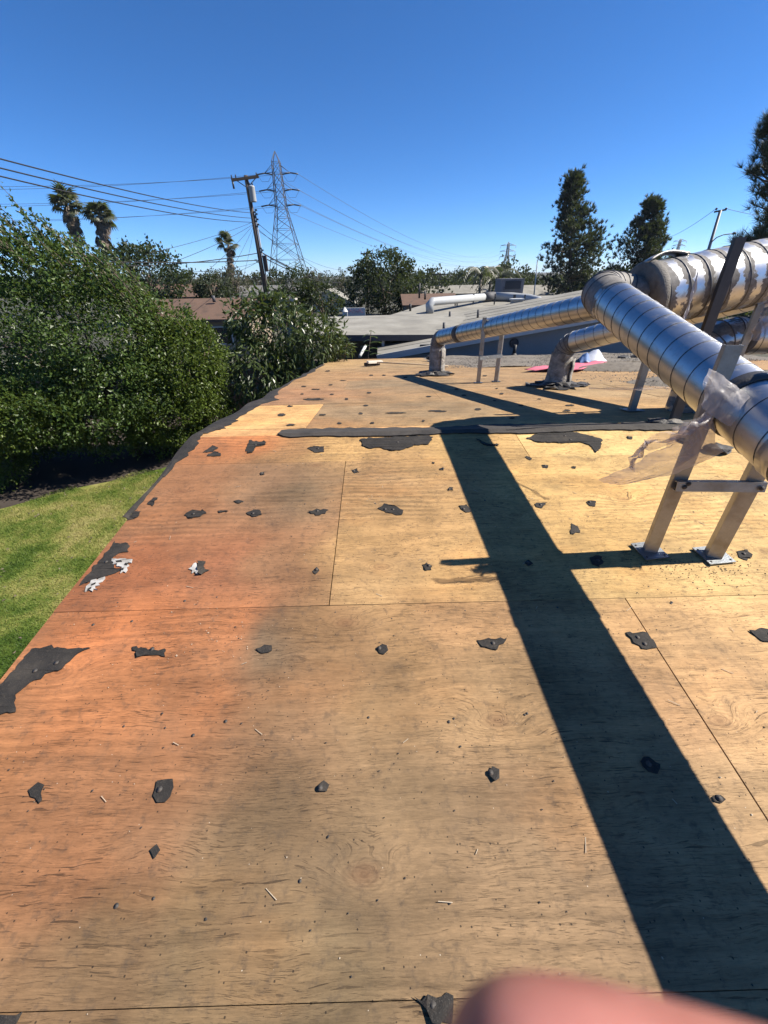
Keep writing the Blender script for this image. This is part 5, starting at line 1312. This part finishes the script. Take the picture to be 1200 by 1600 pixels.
# palms
def fan_frond(L, wd):
    mb = MB(); mb.bar((0, 0, 0), (0, 0, L * .45), .05, .03)
    n = 11
    for i in range(n):
        a = R(-75 + 150 * i / (n - 1)); c = Vector((0, 0, L * .42)); d = Vector((math.sin(a), 0, math.cos(a))); sdv = Vector((math.cos(a), 0, -math.sin(a))) * wd
        l_ = L * .62 * (1 - .25 * abs(a)); mb.add([c - sdv * .3, c + d * l_ * .55 - sdv + Vector((0, .05, 0)), c + d * l_ + Vector((0, -.16 * L, -.05)), c + d * l_ * .55 + sdv + Vector((0, .05, 0)), c + sdv * .3], [(0, 1, 2, 3, 4)])
    return mb
gfr = fan_frond(1.5, .085).mesh('frond', 'palm_green'); dfr = fan_frond(1.35, .09).mesh('dead_frond', 'palm_dead')
def fan_palm(x0_, y0_, x1_, y1_, Y, sc, label, seed, ng=36, nd=70, skirt=2.3):
    rr = random.Random(seed); a, b = at(x0_, y0_, Y), at(x1_, y1_, Y); base = b + (a - b) * ((G - b.z) / (a.z - b.z))
    t = empty('fan_palm', base, label, 'palm')
    MB().tube([base, base.lerp(b, .5), b], [.22 * sc, .16 * sc, .13 * sc], 10).build('trunk', 'bark_pale', t)
    for i in range(ng):
        d = Vector((rr.gauss(0, 1), rr.gauss(0, 1), rr.uniform(-.25, 1.3))).normalized(); o = link('frond', gfr, t)
        o.matrix_basis = Matrix.Translation(b + Vector((0, 0, rr.uniform(-.25, .25)))) @ d.to_track_quat('Z', 'Y').to_matrix().to_4x4() @ Matrix.Rotation(rr.uniform(-.5, .5), 4, 'Z') @ Matrix.Scale(sc * rr.uniform(.75, 1.1), 4)
    for i in range(nd):
        h = rr.uniform(-.25, skirt) * sc; d = Vector((rr.gauss(0, 1), rr.gauss(0, 1), 0)).normalized() * rr.uniform(.25, 1.1) + Vector((0, 0, -1)); o = link('dead_frond', dfr, t)
        o.matrix_basis = Matrix.Translation(b.lerp(base, h / (b - base).length)) @ d.to_track_quat('Z', 'Y').to_matrix().to_4x4() @ Matrix.Rotation(rr.uniform(-.6, .6), 4, 'Z') @ Matrix.Scale(sc * rr.uniform(.6, 1.0) * (1 - .3 * h / (skirt * sc)), 4)
    return t
fan_palm(126, 390, 104, 321, 62, 1.6, 'left fan palm of the two above the hedge, its brown skirt leaning', 1)
fan_palm(164, 400, 155, 337, 62, 1.55, 'right fan palm of the two above the hedge, with a full brown skirt', 2)
fan_palm(361, 440, 357, 383, 66, 1.3, 'lone slim fan palm with a long brown skirt, left of the utility pole', 3, 16, 36, 3.6)
# drooping feather palms
def feather_palm(x, y, Y, label, seed, H=4.0):
    rr = random.Random(seed); c = at(x, y, Y); base = Vector((c.x, Y, G)); t = empty('feather_palm', base, label, 'palm', 'drooping feather palms')
    MB().tube([base, base.lerp(c, .5), c], [.25, .2, .16], 8).build('trunk', 'bark_pale', t)
    for i in range(26):
        a = rr.uniform(0, 6.28); mb = MB(); d = Vector((math.cos(a), math.sin(a), 0)); L = rr.uniform(2.6, 4.2); up_ = rr.uniform(.2, 1.3)
        pts = [c + d * (L * u) + Vector((0, 0, L * (up_ * u - (up_ * .55 + .75) * u * u))) for u in np.linspace(0, 1, 9)]
        for p_, q_ in zip(pts[:-1], pts[1:]):
            for e in (.0, .5):
                m0 = p_.lerp(q_, e)
                for s_ in (-1, 1):
                    sv = Vector((-d.y, d.x, 0)) * s_; tip = m0 + sv * .38 + Vector((0, 0, -.55)) + d * .15; mb.add([m0 - d * .05, m0 + d * .12, tip], [(0, 1, 2)])
        mb.build('frond', 'palm_green', t)
for x, y, Y, lb in [(752, 428, 70, 'left drooping feather palm left of the second lattice tower'), (768, 424, 74, 'tallest middle drooping feather palm left of the second lattice tower'), (780, 432, 70, 'right drooping feather palm just left of the rooftop cooler')]:
    feather_palm(x, y, Y, lb, int(x))

# ================================================================== POLES, TOWERS, WIRES
def V3(x, y, Y): return at(x, y, Y)
pt, pbm = V3(384, 274, 35), V3(415, 455, 35); pbase = pbm + (pt - pbm) * ((G - pbm.z) / (pt.z - pbm.z))
up_ = empty('utility_pole', pbase, 'dark leaning wooden utility pole with one crossarm and a grey transformer can', 'utility pole')
def onp(y): 
    t = (y - 274) / (455 - 274); return pt.lerp(pbm, t)
MB().tube([pbase, pt], [.19, .14], 10).build('pole', 'pole_wood', up_)
ax = Vector((.98, .2, .10)).normalized()
mb = MB(); a0 = onp(278); mb.bar(a0 - ax * 1.05 + Vector((0, -.15, -.05)), a0 + ax * .95 + Vector((0, -.15, .0)), .13, .17); mb.build('crossarm', 'pole_wood', up_)
for s_ in (-1, 1): MB().bar(a0 + ax * .75 * s_ + Vector((0, -.15, -.05)), onp(292) + Vector((0, -.12, 0)), .05, .05).build('brace', 'steel_dark', up_)
for k, dz in ((-1.0, .12), (-.7, .12), (.8, .12)): MB().lathe([(.03, 0), (.06, .05), (.03, .09), (.055, .13), (.02, .19), (0, .19)], 8, Matrix.Translation(a0 + ax * k + Vector((0, -.15, dz - .06)))).build('insulator', 'porcelain', up_)
MB().tube([a0 - ax * .98 + Vector((0, -.15, -.1)), a0 - ax * .98 + Vector((.02, -.15, -.55))], .07, 8).build('cutout', 'porcelain', up_)
tc_ = V3(394.5, 303, 34.8)
cn_ = MB(); cn_.lathe([(.0, -.48), (.22, -.48), (.23, -.44), (.23, .40), (.24, .42), (.20, .47), (0, .50)], 18, Matrix.Translation(tc_)); cn_.build('transformer_can', 'can_grey', up_)
for k in (-.1, .1): MB().lathe([(.04, 0), (.06, .05), (.03, .1), (.05, .14), (0, .2)], 8, Matrix.Translation(tc_ + Vector((k, -.05, .48)))).build('bushing', 'porcelain', up_)
MB().bar(tc_ + Vector((-.05, 0, .2)), onp(300), .08, .12).build('bracket', 'steel_dark', up_)
for y, sx, n_ in ((330, 1, 4), (338, 1, 3), (346, 1, 2), (386, 1, 3), (402, -1, 2)):
    c = onp(y)
    for k in range(n_): MB().box(c + Vector((sx * (.22 + .12 * (k % 2)), -.1, .12 * (k - 1))), (.16, .14, .10)).build('cable_clamp', 'porcelain', up_)
MB().box(V3(415, 412, 34.9), (.28, .25, 1.1)).build('junction_case', 'pole_wood', up_)
MB().tube([onp(330) + Vector((.24, -.1, 0)), onp(455) + Vector((.27, -.1, 0)), pbase + Vector((.3, -.1, 0))], .05, 6).build('conduit', 'steel_grey', up_)
def wire(name, a, b, sag, r, label, group, mat='cable', n=22):
    a, b = Vector(a), Vector(b)
    pts = [a.lerp(b, i / n) - Vector((0, 0, sag * 4 * (i / n) * (1 - i / n))) for i in range(n + 1)]
    return tag(MB().tube(pts, r, 4, cap=False).build(name, mat), label, 'wire', group)
gc = 'cables running left from the utility pole'
wire('power_cable', onp(328), V3(-160, 205, 9), .25, .022, 'uppermost of three dark cables rising from utility pole to the left edge', gc)
wire('power_cable', onp(336), V3(-160, 222, 9), .25, .022, 'middle of three dark cables from the utility pole rising to the left edge', gc)
wire('power_cable', onp(342), V3(-160, 236, 9), .30, .022, 'lowest of three dark cables from the utility pole rising to the left edge', gc)
wire('phone_cable', onp(390), V3(150, 416, 28), .25, .035, 'upper of two thick phone cables going level left past the lone palm', gc)
wire('phone_cable', onp(402), V3(150, 409, 28), .1, .04, 'lower of two thick phone cables going level left past the lone palm', gc)
for (x, y, Y, py, r, lb) in [(232, 396, 20, 341, .012, 'thin drop wire slanting down left from the pole to above the hedge top'), (280, 406, 20, 344, .012, 'thin drop wire slanting down left towards the dark round tree'), (322, 425, 22, 344, .010, 'thin drop wire slanting steeply to the brown roof'), (345, 450, 26, 346, .010, 'thin wire from the pole down past the lone palm'), (378, 440, 34, 348, .010, 'thin guy wire dropping beside the pole, left'), (345, 432, 24, 402, .012, 'service drop from the lower pole clamps to the brown roof'), (300, 425, 18, 404, .012, 'lowest service drop from the pole towards the hedge')]:
    wire('drop_wire', onp(py), V3(x, y, Y), .12, r, lb, gc)
gr_ = 'cables running right from the utility pole'
for py, x, y, Y, sag, r, lb in [(338, 535, 443, 85, .5, .018, 'uppermost thin cable slanting right from the pole to the trees'), (348, 520, 440, 85, .5, .018, 'second thin cable slanting right from the pole to the trees'), (387, 532, 442, 70, .55, .05, 'thick upper phone cable slanting right in front of the tower'), (394, 525, 442, 70, .5, .04, 'thick lower phone cable slanting right in front of the tower'), (352, 570, 415, 85, 1.6, .015, 'slack thin wire from the pole to the pole by the big round tree')]:
    wire('power_cable', onp(py), V3(x, y, Y), sag, r, lb, gr_)
def small_pole(x, yt, yb, Y, label, arms=1, r=.13, wd=1.0):
    a, b = V3(x, yt, Y), V3(x, yb, Y); base = Vector((b.x, Y, G)); t = empty('utility_pole', base, label, 'utility pole')
    MB().tube([base, Vector((a.x, Y, a.z))], [r * 1.2, r], 8).build('pole', 'pole_wood', t)
    for k in range(arms): MB().box((a.x, Y - .12, a.z - .25 - .9 * k), (2 * wd, .14, .16)).build('crossarm', 'pole_wood', t)
    for k in (-.9, -.4, .4, .9): MB().lathe([(.05, 0), (.05, .2), (0, .22)], 6, Matrix.Translation((a.x + wd * k, Y - .12, a.z - .17))).build('insulator', 'porcelain', t)
    return a
small_pole(573, 393, 430, 62, 'short dark pole with a small crossarm left of the big round tree top', 2, .16, .85)
small_pole(688, 426, 460, 85, 'distant pole with two crossarms above the far flat roof', 2, .14, 1.6)
# leaning pole and street lamp at the right
a, b = V3(1126, 328, 45), V3(1109, 384, 45); base = b + (a - b) * ((G - b.z) / (a.z - b.z))
t = empty('utility_pole', base, 'grey pole with a short crossarm rising behind the largest duct', 'utility pole')
MB().tube([base, a], [.17, .13], 10).build('pole', 'steel_grey', t); MB().bar(a + Vector((-.55, 0, -.15)), a + Vector((.55, 0, .02)), .13, .15).build('crossarm', 'pole_wood', t)
for k in (-.45, .5): MB().lathe([(.05, 0), (.10, .08), (.10, .16), (0, .22)], 8, Matrix.Translation(a + Vector((k, 0, -.02)))).build('insulator', 'porcelain', t)
t = empty('lamp_arm', V3(1113, 376, 44.8), 'curved street lamp arm reaching right from the grey pole', 'street lamp')
MB().tube([V3(1112, 378, 44.8), V3(1120, 371, 44.8), V3(1130, 367, 44.8), V3(1140, 365.5, 44.8), V3(1147, 365, 44.8)], .05, 6).build('arm', 'steel_dark', t)
MB().lathe([(.0, -.1), (.18, -.06), (.2, .04), (.06, .14), (0, .15)], 10, Matrix.Translation(V3(1147, 365, 44.8))).build('lamp_head', 'steel_dark', t)
wire('power_cable', a + Vector((-.5, 0, .1)), V3(1035, 374, 70), .4, .02, 'thin wire from the grey pole slanting down left behind the leaning pine', 'wires at the grey pole')
wire('power_cable', a + Vector((.5, 0, .1)), V3(1260, 340, 60), .3, .02, 'thin wire from the grey pole running right behind the long-needled pine', 'wires at the grey pole')
a, b = V3(840, 406, 55), V3(834, 470, 55); t = empty('street_lamp', Vector((b.x, 55, G)), 'slim pale street lamp pole left of the tall pine trunk', 'street lamp')
MB().tube([Vector((b.x, 55, G)), a], [.10, .06], 8).build('pole', 'can_grey', t); MB().bar(a, a + Vector((.5, -.2, .08)), .09, .06).build('lamp_head', 'can_grey', t)
# lattice towers
def tower(X, Y, ztop, hw, arms, label, r, aw, aX=1, mat='steel_grey', ins=True):
    base = Vector((X, Y, G)); H = ztop - G; t = empty('lattice_tower', base, label, 'transmission tower', 'lattice towers')
    def half(h): return hw * (1 - h / .62) + hw * .24 * (h / .62) if h < .62 else hw * .24 * (1 - (h - .62) / .38 * .35)
    def cp(h, i, j): return Vector((X + i * half(h), Y + j * half(h), G + H * h))
    hs = [0, .12, .24, .36, .47, .555, .62, .70, .78, .86, .93]
    for i in (-1, 1):
        for j in (-1, 1):
            MB().tube([cp(0, i, j), cp(.62, i, j), cp(.93, i, j), Vector((X, Y, ztop))], r, 5).build('tower_leg', mat, t)
    mb = MB()
    for k in range(len(hs) - 1):
        a, b = hs[k], hs[k + 1]
        for (p, q) in (((-1, -1), (1, -1)), ((1, -1), (1, 1)), ((1, 1), (-1, 1)), ((-1, 1), (-1, -1))):
            mb.tube([cp(a, *p), cp(b, *q)], r * .55, 4); mb.tube([cp(a, *q), cp(b, *p)], r * .55, 4); mb.tube([cp(b, *p), cp(b, *q)], r * .6, 4)
    mb.build('bracing', mat, t)
    tips = []
    for h in arms:
        for s_ in (-1, 1):
            tip = Vector((X + s_ * aw, Y, G + H * h)); mb = MB()
            for j in (-1, 1):
                mb.tube([cp(h, s_, j), tip], r * .7, 4); mb.tube([cp(h + .05, s_, j), tip], r * .6, 4)
            mb.build('crossarm', mat, t); tips.append(tip)
            if ins:
                for d in (-1, 1): MB().tube([tip, tip + Vector((d * aX * 2.6, 0, -.35 - (d < 0) * .0))], .20, 6).build('insulator_string', 'porcelain', t)
                jp = [tip + Vector((-2.4 * aX, 0, -.4)), tip + Vector((-1.2, 0, -2.2)), tip + Vector((1.0, 0, -2.2)), tip + Vector((2.4 * aX, 0, -.4))]; MB().tube(jp, .05, 4).build('jumper', mat, t)
            else: MB().tube([tip, tip - Vector((0, 0, 2.6))], .16, 5).build('insulator_string', mat, t)
    return tips
tt = at(432, 236, 170)
T1 = tower(tt.x - .6, 170, tt.z, 7.2, (.645, .75, .86), 'tall dark lattice transmission tower right of the utility pole', .13, 4.3, mat='steel_dark')
t2 = at(795, 378, 560)
T2 = tower(t2.x, 560, t2.z, 6.0, (.58, .74, .90), 'smaller pale lattice transmission tower on the skyline left of the tall pine', .42, 9.0, mat='steel_grey', ins=False)
t3 = at(1064, 373, 640)
T3 = tower(t3.x, 640, t3.z, 6.0, (.62, .80, .93), 'tiny lattice tower top showing above the largest duct', .42, 9.0, mat='steel_grey', ins=False)
nm = ['lowest', 'middle', 'top']
for i in range(6):
    lv, sd__ = nm[i // 2], ('outer' if i % 2 else 'inner')
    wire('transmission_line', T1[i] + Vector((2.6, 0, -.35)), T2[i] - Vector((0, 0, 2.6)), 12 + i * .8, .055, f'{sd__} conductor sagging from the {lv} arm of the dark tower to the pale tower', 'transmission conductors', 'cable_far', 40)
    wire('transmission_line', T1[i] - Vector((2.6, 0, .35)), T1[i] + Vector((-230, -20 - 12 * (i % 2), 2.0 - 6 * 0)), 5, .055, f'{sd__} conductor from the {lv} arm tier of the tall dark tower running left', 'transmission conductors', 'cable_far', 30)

# ================================================================== AIR
def haze():
    mb = MB(); mb.box((0, 0, 24.0), (9400, 9400, 56.2)); me = mb.mesh('haze'); mt = bpy.data.materials.new('haze'); mt.use_nodes = True; n_ = mt.node_tree
    n_.nodes.remove(n_.nodes['Principled BSDF']); v_ = n_.nodes.new('ShaderNodeVolumePrincipled'); v_.inputs['Color'].default_value = (.80, .88, 1, 1); v_.inputs['Density'].default_value = HAZE
    v_.inputs['Anisotropy'].default_value = .2
    n_.links.new(v_.outputs[0], n_.nodes['Material Output'].inputs['Volume']); me.materials.append(mt)
    tag(link('haze', me), kind='stuff')
HAZE = .00013
haze()

# ================================================================== THE FINGERTIP BEFORE THE LENS, ON ITS HAND
def camp(x, y, z): return CPOS + RT * x + UP * y + fwd * z
def hand():
    V, E, RD = [], [], []
    def v(p, r, par=None):
        V.append(tuple(camp(*p))); RD.append(r)
        if par is not None: E.append((par, len(V) - 1))
        return len(V) - 1
    # wrist and forearm run down and back to the right of the camera, palm behind it
    palm = v((.082, -.078, -.030), .020)
    wrist = v((.112, -.125, -.075), .024, palm); fa = v((.150, -.190, -.130), .030, wrist); v((.200, -.285, -.210), .038, fa)
    def finger(pts, rs):
        k = palm
        for p, r in zip(pts, rs): k = v(p, r, k)
    finger([(.074, -.060, -.010), (.058, -.044, .0075), (.032, -.0385, .0165), (.0100, -.0344, .0195), (.0016, -.0333, .0198)], [.012, .0098, .0092, .0088, .0076])
    finger([(.064, -.070, -.020), (.036, -.062, -.012), (.012, -.060, -.010), (-.008, -.062, -.018)], [.012, .0088, .0080, .0066])
    finger([(.062, -.083, -.030), (.034, -.078, -.026), (.012, -.077, -.028), (-.004, -.080, -.036)], [.012, .0085, .0078, .0064])
    finger([(.064, -.096, -.042), (.042, -.094, -.042), (.026, -.094, -.046), (.014, -.097, -.053)], [.010, .0074, .0068, .0056])
    finger([(.096, -.070, -.050), (.086, -.046, -.066), (.066, -.030, -.070)], [.014, .0105, .0085])
    me = bpy.data.meshes.new('hand'); me.from_pydata(V, E, []); me.materials.append(M['skin'])
    o = bpy.data.objects.new('hand', me); COL.objects.link(o)
    sk = o.modifiers.new('skin', 'SKIN'); sk.use_smooth_shade = True
    for i, r in enumerate(RD): me.skin_vertices[0].data[i].radius = (r, r)
    me.skin_vertices[0].data[0].use_root = True
    ss = o.modifiers.new('subdivision', 'SUBSURF'); ss.levels = 2; ss.render_levels = 3
    tag(o, 'blurred pink fingertip at the bottom edge, very close to the lens', 'hand')
hand()
